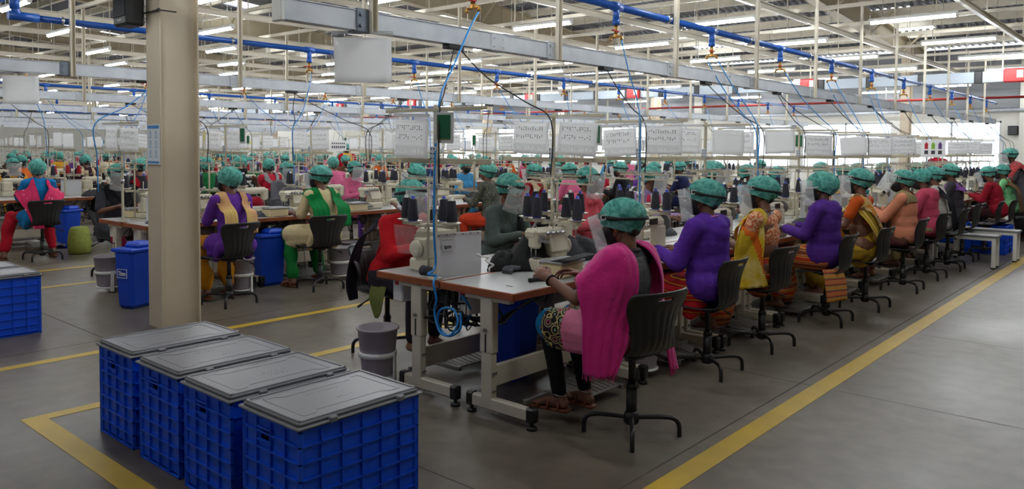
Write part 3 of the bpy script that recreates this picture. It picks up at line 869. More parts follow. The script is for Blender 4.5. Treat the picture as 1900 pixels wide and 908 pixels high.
def foot_shape(mb, f, q):
    a = f.an[q]; z = max(a.z-.085, .0)
    out = q*.025
    mb.caps(a, a+V(0, -.012, -.04), .036, .036); mb.caps(a+V(0, -.03, -.055), a+V(out*.4, .05, -.052), .032, .034); mb.caps(a+V(0, .0, -.035), a+V(out, .115, -.064), .034, .024)
    mb.caps(a+V(out-.022, .11, -.066), a+V(out-.018, .155, -.070), .018, .013); mb.caps(a+V(out+.02, .10, -.066), a+V(out+.028, .14, -.070), .018, .012)
def head_shape(mb, f):
    h = f.h; R = f.R
    mb.ell(h(0, -.012, .022), (.075, .094, .098), R); mb.ell(h(0, .028, -.04), (.058, .068, .08), R)
    mb.ell(h(0, .062, -.088), (.030, .028, .024), R); mb.caps(h(0, .088, .018), h(0, .112, -.022), .010, .0145, n=8)
    for q in (-1, 1):
        mb.ell(h(q*.074, -.008, -.012), (.010, .020, .030), R @ Matrix.Rotation(q*.35, 3, 'Z')); mb.caps(h(0, .089, .038), h(q*.048, .072, .036), .010, .009, n=8)
        mb.ell(h(q*.014, .096, -.028), (.010, .010, .008), R); mb.ell(h(q*.04, .066, -.025), (.022, .02, .022), R)
    mb.ell(h(0, .092, -.055), (.022, .010, .006), R); mb.ell(h(0, .089, -.066), (.020, .010, .007), R)
    mb.caps(f.neck+V(0, -.005, -.03), h(0, -.025, -.07), .054, .051)
def build_body(f, skin, voxel, hands=True, feet=True):
    mb = MB(); torso_shape(mb, f, 0); head_shape(mb, f)
    for q in (-1, 1):
        arm_shape(mb, f, q, 0); hand_shape(mb, f, q, .45, detail=voxel < .008 and hands); leg_shape(mb, f, q, 0); foot_shape(mb, f, q)
    me = remesh(mb, voxel, 2 if voxel < .008 else 3); me.materials.append(skin); me.name = 'person'
    return me
def bvh_of(*mes):
    vs = []; fs = []
    for me in mes:
        o = len(vs); vs += [v.co.copy() for v in me.vertices]; fs += [[i+o for i in p.vertices] for p in me.polygons]
    return BVHTree.FromPolygons(vs, fs)
def drape(rows, bvh, nx=14, nl=6, off=.012, pleat=.006, npl=5, th=.004, seed=0, dz=.05, mb=None, m=0, border=None):
    """cloth strip through rows of (inner edge, outer edge); pushed clear of the body"""
    up = V(0, 0, dz); nc = len(rows[0])
    E = [smoothpath([V(*r[c])+up for r in rows], nl) for c in range(nc)]; G = []; rnd = random.Random(seed); ph = rnd.uniform(0, 6)
    A, B = E[0], E[-1]
    for i in range(len(A)):
        row = []; ctl = [E[c][i] for c in range(nc)]
        line = smoothpath(ctl, 12); m_ = len(line)-1
        t = A[min(i+1, len(A)-1)]-A[max(i-1, 0)]; w_ = B[i]-A[i]; nrm = t.cross(w_)
        nrm = nrm.normalized() if nrm.length > 1e-9 else V(0, 0, 1)
        for j in range(nx+1):
            u = j/nx; q = u*m_; q0 = min(int(q), m_-1); p = line[q0].lerp(line[q0+1], q-q0)
            wob = math.sin(2*PI*npl*u+ph+.9*math.sin(i*.31+u*4)+i*.05)
            row.append(p+nrm*pleat*wob)
        G.append(row)
    def push(k):
        for i, row in enumerate(G):
            for j in range(nx+1):
                p = row[j]
                for _ in range(k):
                    loc, nr, _i, dist = bvh.find_nearest(p)
                    if loc is None: break
                    u = j/nx; wob = math.sin(2*PI*npl*u+ph+.9*math.sin(i*.31+u*4)+i*.05)
                    want = off+pleat*(wob+1)*.5
                    if (p-loc).dot(nr) < want: p = loc+nr*want
                    else: break
                row[j] = p
    for _ in range(3):
        if bvh: push(4)
        H = [r[:] for r in G]
        for i in range(1, len(G)-1):
            for j in range(1, nx): H[i][j] = G[i][j]*.5+(G[i-1][j]+G[i+1][j]+G[i][j-1]+G[i][j+1])*.125
        G[:] = H
    if bvh: push(5)
    mb = mb or MB(); f0 = len(mb.m); mb.sheet(G, th, m)
    if border:
        for i in range(len(G)-1):
            for j in range(nx):
                if border[0] <= j < border[1]: q = f0+(i*nx+j)*2; mb.m[q] = mb.m[q+1] = 1
    return mb
def build_net(f, seed=0, puff=1.0, tilt=0):
    rnd = random.Random(seed); G = []; nu, nv = 56, 16; c = V(0, -.026, .028); r = (.099*puff, .124*puff, .113*puff)
    ph = [rnd.uniform(0, 6) for _ in range(6)]
    for i in range(nv+1):
        ring = []
        for k in range(nu):
            a = 2*PI*k/nu; cy = math.sin(a)       # +1 front
            zr = -.028+.062*cy
            tm = math.acos(max(-1, min(1, (zr-c.z)/r[2]))); s = i/nv; t = tm*s+.02
            x = r[0]*math.sin(t)*math.cos(a); y = r[1]*math.sin(t)*math.sin(a); z = c.z+r[2]*math.cos(t)
            q = 1+.018*math.sin(5*a+ph[0]+3*s)*s+.014*math.sin(11*a+ph[1]-4*s)*s+.02*s*s*math.sin(23*a+ph[2])+.012*math.sin(7*s*3+3*a+ph[3])+.016*math.sin(PI*s)*abs(math.sin(8.5*a+ph[1]+2.5*s))+.012*math.sin(PI*s)*math.sin(17*a+ph[2]+5*s)
            if y < 0: q += .155*math.sin(PI*min(s*1.0, 1)**1.15)*(-y/r[1])*(.7+.3*math.sin(ph[4]))
            if i == nv-1: q *= .955
            if i == nv: q *= .985
            ring.append(f.h(x*q+c.x, y*q+c.y, z+(.006*math.sin(9*a+ph[5])*s if i < nv else -.004)))
        G.append(ring)
    mb = MB().loft(G[::-1], 0, True, False)
    return mb
def build_hair(f, bun=True):
    mb = MB().ell(f.h(0, -.022, .026), (.081, .098, .098), f.R)
    if bun: mb.ell(f.h(0, -.118, -.012), (.042, .036, .042), f.R)
    mb.ell(f.h(0, -.075, -.05), (.058, .038, .042), f.R)
    return mb
def head_patch(f, amax, zs, rad, y0=0, th=.002, n=14, asym=None):
    """curved patch in front of the face: rows at heights zs with horizontal radius rad(z)"""
    G = []
    for z in zs:
        row = []
        for j in range(n+1):
            a = -amax+2*amax*j/n; r = rad(z)
            row.append(f.h(r[0]*math.sin(a), y0+r[1]*math.cos(a), z))
        G.append(row)
    return MB().sheet(G, th)
def head_gear(root, f, seed=0, mask=True, shield=True, band=True, up=0, puff=1.0, detail=True, net=True):
    if net:
        obj('hair', build_hair(f), M_hair, root)
        obj('hair_net', build_net(f, seed, puff), M_net, root)
    if detail:
        for q in (-1, 1):
            e = MB().ell(f.h(q*.031, .078, .014), (.0125, .0125, .0115), None, 10, 8); e.ell(f.h(q*.031, .0875, .014), (.006, .005, .006), None, 8, 6, m=1)
            obj('eye', e, [M_eye, M_iris], root)
    if mask:
        m = MB(); G = []
        for z, rx, ry in ((-.012, .066, .115), (-.03, .071, .128), (-.055, .071, .126), (-.08, .066, .113), (-.105, .052, .09), (-.118, .036, .06)):
            row = []
            for j in range(15):
                a = (-1.38+2.76*j/14); row.append(f.h(rx*math.sin(a), (ry-.0)*math.cos(a)**.8 if math.cos(a) > 0 else 0, z+.010*(1-math.cos(a))))
            G.append(row)
        m.sheet(G, .003); mk = obj('face_mask', m, M_maskb, root)
        if detail:
            s = MB()
            for q in (-1, 1):
                s.tube([f.h(q*.066, .03, -.03), f.h(q*.078, .004, .005), f.h(q*.076, -.026, .0)], .0025, 6); s.tube([f.h(q*.064, .03, -.075), f.h(q*.078, -.01, -.045), f.h(q*.077, -.026, -.01)], .0025, 6)
            obj('mask_loop', s, M_maskb, root)
    if band:
        rings = []; n = 40
        m = MB(); G = []
        for dz in (-.013, .013):
            row = []
            for k in range(n+1):
                a = 2*PI*k/n; cy = math.sin(a)
                row.append(f.h(.106*puff*math.cos(a), -.02+(.124 if cy > 0 else .150*puff)*cy, .034+.046*cy+dz*(1-.3*(cy < 0))))
            G.append(row)
        m.sheet(G, .003)
        sb = obj('shield_band', m, M_strap, root)
        if detail:
            for q in (-1, 1):
                bm_ = MB(); p = f.h(q*.100, .042, .058); Rb = f.R @ Matrix.Rotation(-q*.45, 3, 'Z')
                for dy in (-.014, .014): bm_.box(p+Rb @ V(q*.006, dy, 0), (.004, .006, .026), rot=Rb)
                for dz in (-.012, .012): bm_.box(p+Rb @ V(q*.006, 0, dz), (.004, .034, .005), rot=Rb)
                obj('buckle', bm_, M_white, sb)
    if shield:
        G = []
        for i in range(9):
            v = i/8; row = []
            for j in range(17):
                a = -1.25+2.5*j/16; tilt = math.radians(up)
                y = .155*math.cos(a)+.012; z = .085-.235*v
                # tilt about the brow
                dy, dz = y-.06, z-.07
                y2 = .06+dy*math.cos(tilt)-dz*math.sin(tilt); z2 = .07+dy*math.sin(tilt)+dz*math.cos(tilt)
                row.append(f.h(.118*math.sin(a), y2, z2))
            G.append(row)
        obj('face_shield', MB().sheet(G, .0012), M_shield, root)
def garment(name, root, mb, voxel, mats, amp=.006, freq=20, seed=0, fn=None, axis=(1, 1, .4), smooth=3, mask=None):
    me = remesh(mb, voxel, smooth); me.name = name
    if amp: wrinkle(me, amp, freq, seed, axis, mask)
    for m in (mats if isinstance(mats, (list, tuple)) else [mats]): me.materials.append(m)
    if fn: matfaces(me, fn)
    return link(name, me, root), me
def torso_top(f, o=.016, sleeve=.8, sleeve_o=.014, hem=.0, low=None):
    mb = MB(); torso_shape(mb, f, o)
    for q in (-1, 1): arm_shape(mb, f, q, sleeve_o, sleeve, ro=.008 if sleeve < 1.2 else 0)
    return mb
def lap_skirt(mb, f, o=.03, frac=.85, drop=0.0):
    """kurta skirt over the thighs and the seat"""
    for q in (-1, 1):
        k = f.hp[q]+(f.kn[q]-f.hp[q])*frac
        mb.caps(f.hp[q], k, .088+o, .072+o)
        mb.caps(f.hp[q]+V(q*.03, -.01, -.05), k+V(q*.02, -.02, -.05-drop), .06+o*.5, .045+o*.4)
    a = (f.hp[-1]+f.hp[1])/2; k = (f.kn[-1]+f.kn[1])/2; e = a+(k-a)*frac
    mb.caps(a+V(0, 0, .01), e+V(0, 0, .0), .085+o, .06+o)
    mb.ell(f.at(-.01), (.18, .15, .11))
def person_base(label, x, y, rz, f, skin, voxel, group=None, z=0):
    me = build_body(f, skin, voxel)
    root = link('person', me, None, (x, y, z), rz)
    tag(root, label, 'person', group)
    return root, me
FACE_L = PI/2     # facing -x, towards the bench of the aisle-side rows
FACE_R = -PI/2
def sandals(root, f, m, q_=(-1, 1)):
    for q in q_:
        a = f.an[q]; o = q*.025; s = MB()
        G = [[a+V(-.034+o*t, -.065+.235*t, -.092), a+V(.034+o*t, -.065+.235*t, -.092)] for t in (0, .25, .5, .75, 1)]
        s.sheet(G, .014)
        for t, w_, h_ in ((.50, .042, .052), (.78, .042, .036), (.22, .036, .05)):
            c = a+V(o*t, -.065+.235*t, -.088); s.tube(smoothpath([c+V(-w_, 0, 0), c+V(-w_*.8, 0, h_*.8), c+V(0, .005, h_), c+V(w_*.8, 0, h_*.8), c+V(w_, 0, 0)], 3), .008, 6)
        obj('sandal', s, m, root)
# ---- the aisle-side row of the nearest block, from the camera outwards
SEATS = []        # (x, y, facing, chair) filled as people are seated
def seat(x, y, rz, chair_turn=0.0, label=None, grp=None): SEATS.append((x, y, rz, chair_turn, label))
C_leg_black = cloth(22, 22, 24, name='black_leggings')
M_tan_sandal = mat('tan_leather', srgb(120, 62, 34), .5)
def woman_pink():
    x, y = -2.37, 3.70
    f = Fig(lean=3, tl=1.0, head=(12, 18), hip=.585, elbow={-1: (-.255, .17, .79), 1: (.22, .15, .79)}, wrist={-1: (-.19, .42, .88), 1: (.06, .42, .88)}, knee={-1: (-.12, .45, .54), 1: (.12, .44, .54)},
            ankle={-1: (-.07, .40, .175), 1: (.10, .33, .17)}, palm={-1: (.75, .2, -.6), 1: (-.5, .1, -.8)})
    r, body = person_base('woman in a bright pink shawl over a grey top, seated at the nearest bench', x, y, FACE_L+.06, f, SKIN[0], .0055)
    mb = torso_top(f, .017, .62, .016)
    g, top = garment('top', r, mb, .009, [cloth(58, 56, 60), mat('grey_leatherette', srgb(62, 62, 66), .45, bump=.3, bscale=40)], .004, 22, 1,
        fn=lambda c, n: ((np.abs(c[:, 0]) < .11) & (n[:, 1] < -.3) & (c[:, 2] < 1.02)).astype(int))
    mb = MB(); lap_skirt(mb, f, .032, .93, .03)
    C_border = pattern('embroidered_border', [srgb(30, 26, 34), srgb(190, 70, 90), srgb(120, 150, 120), srgb(26, 24, 30), srgb(200, 180, 120), srgb(40, 30, 40)], 'voronoi', 22, bump=.4, stops=[0, .2, .33, .4, .55, .65])
    g, sk = garment('kurta_skirt', r, mb, .009, [cloth(222, 128, 160), C_border, cloth(20, 120, 170)], .006, 16, 2,
        fn=lambda c, n: np.where(c[:, 1] > .44, 2, np.where(c[:, 1] > .30, 1, 0)))
    mb = MB()
    for q in (-1, 1): leg_shape(mb, f, q, .006, 1.96)
    garment('leggings', r, mb, .009, C_leg_black, .002, 30, 3)
    b = bvh_of(top, sk, body)
    C_shawl = cloth(214, 40, 132, sheen=.3)
    L = [((-.21, -.06, .40), (-.26, .01, .38), (-.29, .10, .40)), ((-.18, -.10, .55), (-.26, -.01, .54), (-.30, .10, .54)), ((-.16, -.12, .72), (-.25, -.03, .72), (-.31, .10, .72)),
         ((-.135, -.15, .90), (-.24, -.08, .92), (-.32, .12, .82)), ((-.095, -.10, 1.04), (-.20, -.05, 1.05), (-.30, .14, .87)), ((-.07, .01, 1.09), (-.17, .05, 1.075), (-.255, .18, .90)), ((-.055, .11, 1.05), (-.12, .16, .98), (-.17, .23, .87))]
    Rr = [tuple((-x, y, z) for x, y, z in r_) for r_ in L[3:]]+[((.13, -.15, .72), (.26, -.10, .72), (.36, .0, .68)), ((.19, -.15, .54), (.29, -.14, .53), (.38, -.06, .52)), ((.24, -.16, .35), (.31, -.17, .34), (.38, -.12, .33))]
    rows = L+[((0, .14, 1.0), (0, .19, .92), (0, .25, .82))]+Rr[::1][0:0]+[tuple((-x, y, z) for x, y, z in r_) for r_ in L[:2:-1]]+Rr[4:]
    sh = drape(rows, b, 22, 7, .014, .008, 5, .004, 3, 0)
    o = obj('shawl', sh, C_shawl, r)
    rnd = random.Random(2)
    for (a, c) in (((-.21, -.06, .405), (-.29, .10, .405)), ((.24, -.16, .355), (.38, -.12, .335))):
        fr = MB()
        for k in range(22):
            p = V(*a)+(V(*c)-V(*a))*(k/21); fr.tube([p+V(0, 0, .005), p+V(rnd.uniform(-.006, .006), rnd.uniform(-.006, .006), -.035-rnd.uniform(0, .015))], .0022, 5)
        obj('fringe', fr, C_shawl, o)
    # collar of the top
    obj('collar', MB().tube([f.neck+V(.058*math.cos(a), -.008+.062*math.sin(a), -.005-.012*math.sin(a)) for a in np.linspace(0, 2*PI, 25)], .012, 8), cloth(70, 68, 70), g)
    head_gear(r, f, 1, puff=1.03)
    w_ = f.wr[-1]; d = (w_-f.el[-1]).normalized(); X, Y_, _ = frame_of(d)
    obj('bracelet', MB().tube([w_-d*.025+X*.031*math.cos(a)+Y_*.031*math.sin(a) for a in np.linspace(0, 2*PI, 25)], .006, 6, caps=False), M_blackmetal, r)
    obj('earring', MB().ell(f.h(-.083, .0, -.036), (.005, .005, .005)).ell(f.h(.083, .0, -.036), (.005, .005, .005)), mat('gold', srgb(212, 160, 60), .25, metal=1), r)
    sandals(r, f, M_tan_sandal)
    for q in (-1, 1):
        an = MB(); a = f.an[q]+V(0, -.002, .0); an.tube([a+V(.043*math.cos(t), .043*math.sin(t), .0+.006*math.sin(t)) for t in np.linspace(0, 2*PI, 25)], .0035, 6, caps=False)
        obj('anklet', an, M_steel, r)
    seat(-2.35, 3.735, FACE_L, -.2)
woman_pink()
def hoodie(label, x, y, f, seed, col, pants=None, skirt=None, hands=True, rz=FACE_L, voxel=.007, vx=.011, skin=0, puff=1.0, shield=True, band=True, ext=None, gear=True, mask=True):
    r, body = person_base(label, x, y, rz, f, SKIN[skin], voxel)
    mb = torso_top(f, .030, 1.93, .024)
    mb.ell(f.at(-.02, 0, .02), (.195, .155, .10)); mb.ell(f.at(.08, 0, .02), (.18, .14, .12)); mb.ell(f.at(.16, 0, .01), (.172, .135, .12))
    # hood lying on the back, neck band
    mb.ell(f.at(.415, 0, -.085), (.135, .065, .10), (-.45, 0, 0)); mb.ell(f.at(.44, 0, -.10), (.10, .05, .05), (-.45, 0, 0)); mb.ell(f.at(.465, 0, -.06), (.11, .07, .05))
    for q in (-1, 1): mb.caps(f.at(.47, q*.09, -.05), f.at(.44, q*.05, .10), .045, .04)
    g, top = garment('hoodie', r, mb, vx, col, .009, 17, seed)
    mb = MB()
    if skirt:
        for q in (-1, 1): leg_shape(mb, f, q, .03, 1.75, .03)
        mb.caps((f.kn[-1]+f.kn[1])/2, (f.an[-1]+f.an[1])/2+V(0, 0, .06), .1, .12); lap_skirt(mb, f, .02, 1)
        garment('skirt', r, mb, vx, skirt, .008, 16, seed+1)
    else:
        for q in (-1, 1): leg_shape(mb, f, q, .012, 1.93)
        garment('trousers', r, mb, vx, pants or C_leg_black, .004, 22, seed+1)
    if gear: head_gear(r, f, seed, puff=puff, shield=shield, band=band, mask=mask)
    return r, f, top, body
C_purple = cloth(92, 48, 158); C_purple2 = cloth(84, 44, 138)
STRIPE = pattern('striped_sari', [srgb(190, 60, 40), srgb(214, 150, 40), srgb(150, 40, 40), srgb(90, 120, 110), srgb(214, 120, 60), srgb(120, 60, 40)], 'wave', 2.6, rot=(0, PI/2, 0), dist=.8, stops=[0, .2, .4, .55, .65, .85])
def woman_hoodie_a():
    f = Fig(lean=1, tl=1.06, head=(20, 8), broad=1.16, elbow={-1: (-.25, .10, .80)}, wrist={-1: (-.13, .36, .87), 1: (.10, .38, .87)}, palm={-1: (.4, .1, -.9)})
    r, f, top, body = hoodie('woman in a purple hoodie, second in the aisle-side row', -2.65, 5.19, f, 4, C_purple, skin=0, puff=1.05)
    # red and yellow cloth showing under the hoodie
    mb = MB(); lap_skirt(mb, f, .024, .9); mb.caps(f.H+V(-.08, .0, -.05), f.H+V(-.14, .06, -.17), .09, .06); mb.caps(f.H+V(.1, .0, -.05), f.H+V(.12, .1, -.17), .09, .06)
    garment('tunic', r, mb, .012, pattern('red_yellow_print', [srgb(196, 30, 40), srgb(120, 16, 30), srgb(206, 150, 30), srgb(170, 30, 30)], 'wave', 3, rot=(0, PI/2, 0), dist=3, stops=[0, .4, .62, .8]), .006, 16, 8)
    obj('lanyard', MB().tube([f.neck+V(.06*math.cos(a), -.008+.064*math.sin(a), .012-.014*math.sin(a)) for a in np.linspace(0, 2*PI, 25)], .008, 6), cloth(200, 120, 180), r)
    sandals(r, f, M_black)
    seat(-2.62, 5.18, FACE_L, .05)
woman_hoodie_a()
SARI_Y = pattern('yellow_orange_sari', [srgb(206, 178, 30), srgb(218, 190, 50), srgb(206, 172, 36), srgb(226, 206, 130), srgb(214, 150, 40)], 'noise', 6, rot=(0, 0, 0), detail=3)
def saree(label, x, y, f, seed, blouse, body_col, pallu, fall=None, rz=FACE_L, voxel=.007, vx=.011, skin=1, puff=1.0, shield=True, up=0, side=-1, back=None, edge=None):
    r, body = person_base(label, x, y, rz, f, SKIN[skin], voxel)
    mb = MB(); R = Matrix.Rotation(-math.atan2(f.up.y, f.up.z), 3, 'X')
    o = .012; mb.ell(f.at(.31), (.152+o, .108+o, .15), R); mb.ell(f.at(.41), (.15+o, .084+o, .07+o), R)
    for q in (-1, 1):
        mb.caps(f.at(.445, q*.09), f.sh[q], .05+o, .05+o); arm_shape(mb, f, q, .010, .55, .006); mb.ell(f.at(.31, q*.068, .075), (.07, .06, .07), R)
    me_bl = garment('blouse', r, mb, vx*.85, blouse, .003, 20, seed)[1]
    # drop the upper back of the blouse: bare back and neck show above it
    mb = MB()
    for q in (-1, 1): leg_shape(mb, f, q, .032, 1.7, .05)
    lap_skirt(mb, f, .03, 1.0, .06); mb.caps((f.kn[-1]+f.kn[1])/2+V(0, .0, -.02), (f.an[-1]+f.an[1])/2+V(0, .02, .06), .11, .15); mb.caps(f.H+V(0, -.02, -.02), f.H+V(0, .02, -.10), .14, .12)
    mb.ell(f.at(.06), (.178, .14, .13), R); mb.ell(f.at(.13), (.158, .125, .10), R)
    skm = garment('sari_skirt', r, mb, vx, body_col, .010, 15, seed+1, axis=(1, 1, .15))[1]
    b = bvh_of(body, me_bl, skm); s = side
    rows = [((-s*.16, .16, .62), (-s*.14, .14, .50)), ((-s*.02, .20, .74), (-s*.06, .18, .58)), ((s*.07, .19, .90), (s*.02, .20, .72)), ((s*.085, .10, 1.02), (s*.17, .15, .92)), ((s*.085, .0, 1.05), (s*.20, .03, .98)),
            ((s*.06, -.12, .96), (s*.20, -.12, .93)), ((s*.02, -.20, .78), (s*.20, -.18, .78)), ((-s*.0, -.235, .62), (s*.20, -.20, .60)), ((s*.0, -.25, .45), (s*.22, -.2, .44)), ((s*.02, -.25, .30), (s*.24, -.2, .28))]
    if back: rows = rows[:5]+back
    obj('pallu', drape(rows, b, 16, 6, .012, .009, 5, .004, seed, border=(0, 4)), [pallu, edge or pallu], r)
    rows = [((-s*.19, .02, .60), (-s*.19, .02, .50)), ((-s*.12, -.15, .66), (-s*.15, -.15, .5)), ((s*.0, -.2, .72), (s*.0, -.2, .55)), ((s*.12, -.15, .74), (s*.15, -.15, .56)), ((s*.19, .02, .72), (s*.19, .02, .55))]
    head_gear(r, f, seed, puff=puff, shield=shield, up=up)
    obj('necklace', MB().tube([f.neck+V(.06*math.cos(a), -.008+.068*math.sin(a), -.005-.02*math.sin(a)) for a in np.linspace(0, 2*PI, 25)], .004, 6), M_blackmetal, r)
    return r, f, b
def woman_sari_a():
    f = Fig(lean=0, tl=1.06, head=(22, 8), broad=1.1)
    bl = pattern('orange_dotted_blouse', [srgb(214, 120, 72), srgb(204, 100, 56), srgb(236, 190, 150)], 'voronoi', 60, stops=[0, .3, .55])
    r, f, b = saree('woman in a yellow and orange sari, third in the aisle-side row', -2.65, 6.16, f, 9, bl, STRIPE, SARI_Y, skin=0, puff=1.05, edge=cloth(222, 110, 30), back=[((-.11, -.05, 1.04), (-.25, .06, .96)), ((-.17, -.10, .86), (-.29, .09, .80)), ((-.19, -.10, .65), (-.29, .10, .62)), ((-.17, -.14, .48), (-.32, .06, .45))])
    seat(-2.63, 6.16, FACE_L, -.08)
woman_sari_a()
def woman_hoodie_b():
    f = Fig(lean=2, tl=1.07, head=(24, 8), broad=1.18)
    r, f, top, body = hoodie('woman in a purple hoodie over a striped skirt, fourth in the aisle-side row', -2.60, 7.45, f, 14, C_purple2, skirt=STRIPE, skin=1, puff=1.12, band=False)
    obj('goggles', MB().tube([f.h(.1*math.cos(a), .02+.098*math.sin(a), .012) for a in np.linspace(-.2, PI+.2, 20)], .006, 6), mat('clear_frame', srgb(190, 195, 198), .2), r)
    mb = drape([((-.05, -.2, .48), (-.27, -.1, .48)), ((-.05, -.24, .36), (-.30, -.14, .34)), ((-.04, -.25, .2), (-.31, -.16, .19))], None, 16, 6, .01, .012, 5, .005, 4)
    obj('scarf_end', mb, pattern('teal_red_stripe', [srgb(196, 120, 70), srgb(170, 40, 40), srgb(80, 120, 110), srgb(206, 140, 60)], 'wave', 3, rot=(0, PI/2, 0), dist=.2, stops=[0, .3, .55, .75]), r)
    seat(-2.56, 7.46, FACE_L, .05)
woman_hoodie_b()
def woman_sari_b():
    f = Fig(lean=2, tl=1.13, head=(18, 7), broad=1.12)
    pl = pattern('gold_check_sari', [srgb(204, 176, 60), srgb(190, 160, 44), srgb(160, 120, 60), srgb(214, 150, 30), srgb(226, 208, 110)], 'wave', 4, rot=(0, .5, .3), dist=2.2)
    r, f, b = saree('woman in an orange blouse and golden sari, fifth in the aisle-side row', -2.55, 8.38, f, 21, cloth(214, 92, 30), cloth(196, 160, 50, col2=srgb(150, 110, 30)), pl, skin=0, puff=1.04, back=[((-.03, -.13, .95), (-.19, -.10, .88)), ((.05, -.19, .80), (-.12, -.19, .70)), ((.14, -.16, .68), (.0, -.2, .55)), ((.22, -.06, .58), (.12, -.15, .42))])
    rows = [((.02, .12, 1.0), (-.06, .16, .96)), ((-.08, .02, 1.06), (-.17, .06, 1.0)), ((-.02, -.11, .99), (-.12, -.14, .94)), ((.06, -.19, .80), (-.04, -.21, .76)), ((.12, -.2, .6), (.04, -.23, .58))]
    obj('sari_border', drape(rows, b, 8, 6, .024, .004, 2, .004, 5), pattern('brown_motif', [srgb(172, 140, 96), srgb(120, 86, 56), srgb(196, 160, 100), srgb(214, 130, 40)], 'voronoi', 14, stops=[0, .25, .5, .75]), r)
    seat(-2.50, 8.42, FACE_L, 0)
woman_sari_b()
def jacket(label, x, y, f, seed, col, collar=None, pants=None, rz=FACE_L, voxel=.009, vx=.013, skin=0, up=0, shield=True, puff=1.0, mask=True, sleeve=1.9, dup_col=None, detail=True, hem=True):
    r, body = person_base(label, x, y, rz, f, SKIN[skin], voxel)
    mb = torso_top(f, .022, sleeve, .018)
    if hem: mb.ell(f.at(-.02), (.19, .16, .10)); mb.ell(f.at(.08), (.175, .145, .12))
    g, top = garment('jacket', r, mb, vx, col, .006, 18, seed)
    mb = MB()
    for q in (-1, 1): leg_shape(mb, f, q, .018, 1.93)
    lap_skirt(mb, f, .015, .8)
    garment('trousers', r, mb, vx, pants or C_leg_black, .005, 20, seed+1)
    if collar:
        b = bvh_of(body, top)
        rows = [((.0, .2, .72), (-.09, .2, .72)), ((-.04, .14, .94), (-.12, .17, .9)), ((-.075, .03, 1.05), (-.17, .04, 1.0)), ((-.05, -.08, 1.05), (-.10, -.12, .98)), ((.05, -.08, 1.05), (.10, -.12, .98)), ((.075, .03, 1.05), (.17, .04, 1.0)), ((.04, .14, .94), (.12, .17, .9)), ((.02, .2, .70), (.11, .2, .70))]
        obj('scarf', drape(rows, b, 10, 6, .012, .008, 3, .005, seed), collar, r)
    if dup_col:
        b = bvh_of(body, top)
        rows = [((-.03, .22, .62), (-.13, .2, .62)), ((-.05, .16, .9), (-.15, .17, .86)), ((-.085, .02, 1.04), (-.19, .03, .98)), ((-.04, -.14, .92), (-.19, -.13, .9)), ((-.03, -.2, .72), (-.17, -.17, .7)), ((-.03, -.23, .5), (-.17, -.2, .48))]
        obj('shoulder_cloth', drape(rows, b, 12, 6, .012, .007, 4, .004, seed), dup_col, r)
    head_gear(r, f, seed, up=up, shield=shield, puff=puff, mask=mask, detail=detail)
    return r, f, top, body
def rest_of_row():
    kh = cloth(150, 136, 96)
    f = Fig(lean=1, tl=1.06, head=(32, 8), broad=1.1, elbow={-1: (-.23, .17, .82)}, wrist={-1: (-.10, .38, .96), 1: (.08, .38, .95)}, palm={-1: (.7, .1, -.5)})
    jacket('woman in a peach jacket, raised face shield and khaki scarf, aisle-side row', -2.53, 9.88, f, 31, cloth(222, 142, 110), collar=kh, pants=pattern('brown_print', [srgb(120, 84, 60), srgb(90, 40, 50), srgb(140, 104, 70)], 'noise', 7), up=38, skin=0, puff=1.02)
    seat(-2.50, 9.80, FACE_L, .05)
    f = Fig(lean=12, tl=1.05, head=(0, 20))
    hoodie('woman in a rose pink hoodie with a dark strap, seventh in the aisle-side row', -2.54, 11.2, f, 33, cloth(196, 74, 100), pants=kh, voxel=.011, vx=.014, skin=1, shield=False, band=False)
    seat(-2.52, 10.95, FACE_L, -.05)
    f = Fig(lean=9, tl=1.08, head=(0, 12))
    jacket('woman in a pale top with a wide black shawl across the back', -2.62, 12.05, f, 35, cloth(206, 200, 192), dup_col=cloth(30, 30, 36), pants=cloth(70, 60, 54), voxel=.011, vx=.014, skin=0, shield=False)
    seat(-2.50, 11.98, FACE_L, .05)
    f = Fig(lean=8, tl=1.14, head=(0, 10))
    jacket('woman with a violet scarf behind the black-shawled woman in the aisle-side row', -2.66, 13.2, f, 36, cloth(60, 56, 62), collar=cloth(130, 80, 150), voxel=.012, vx=.015, skin=1, shield=False)
    seat(-2.55, 13.15, FACE_L, 0)
    f = Fig(lean=16, tl=1.03, head=(0, 22), broad=1.15)
    jacket('woman in a dark red pullover with a clear face shield, near the blue crate stack', -2.46, 15.3, f, 37, cloth(150, 22, 40), pants=cloth(60, 30, 30), voxel=.011, vx=.014, skin=0)
    f = Fig(lean=12, tl=1.06, head=(0, 14))
    jacket('woman in a light green top beyond the dark red pullover', -2.46, 16.4, f, 38, cloth(130, 204, 142), dup_col=cloth(120, 90, 60), voxel=.012, vx=.015, skin=1, sleeve=.8, shield=False)
rest_of_row()
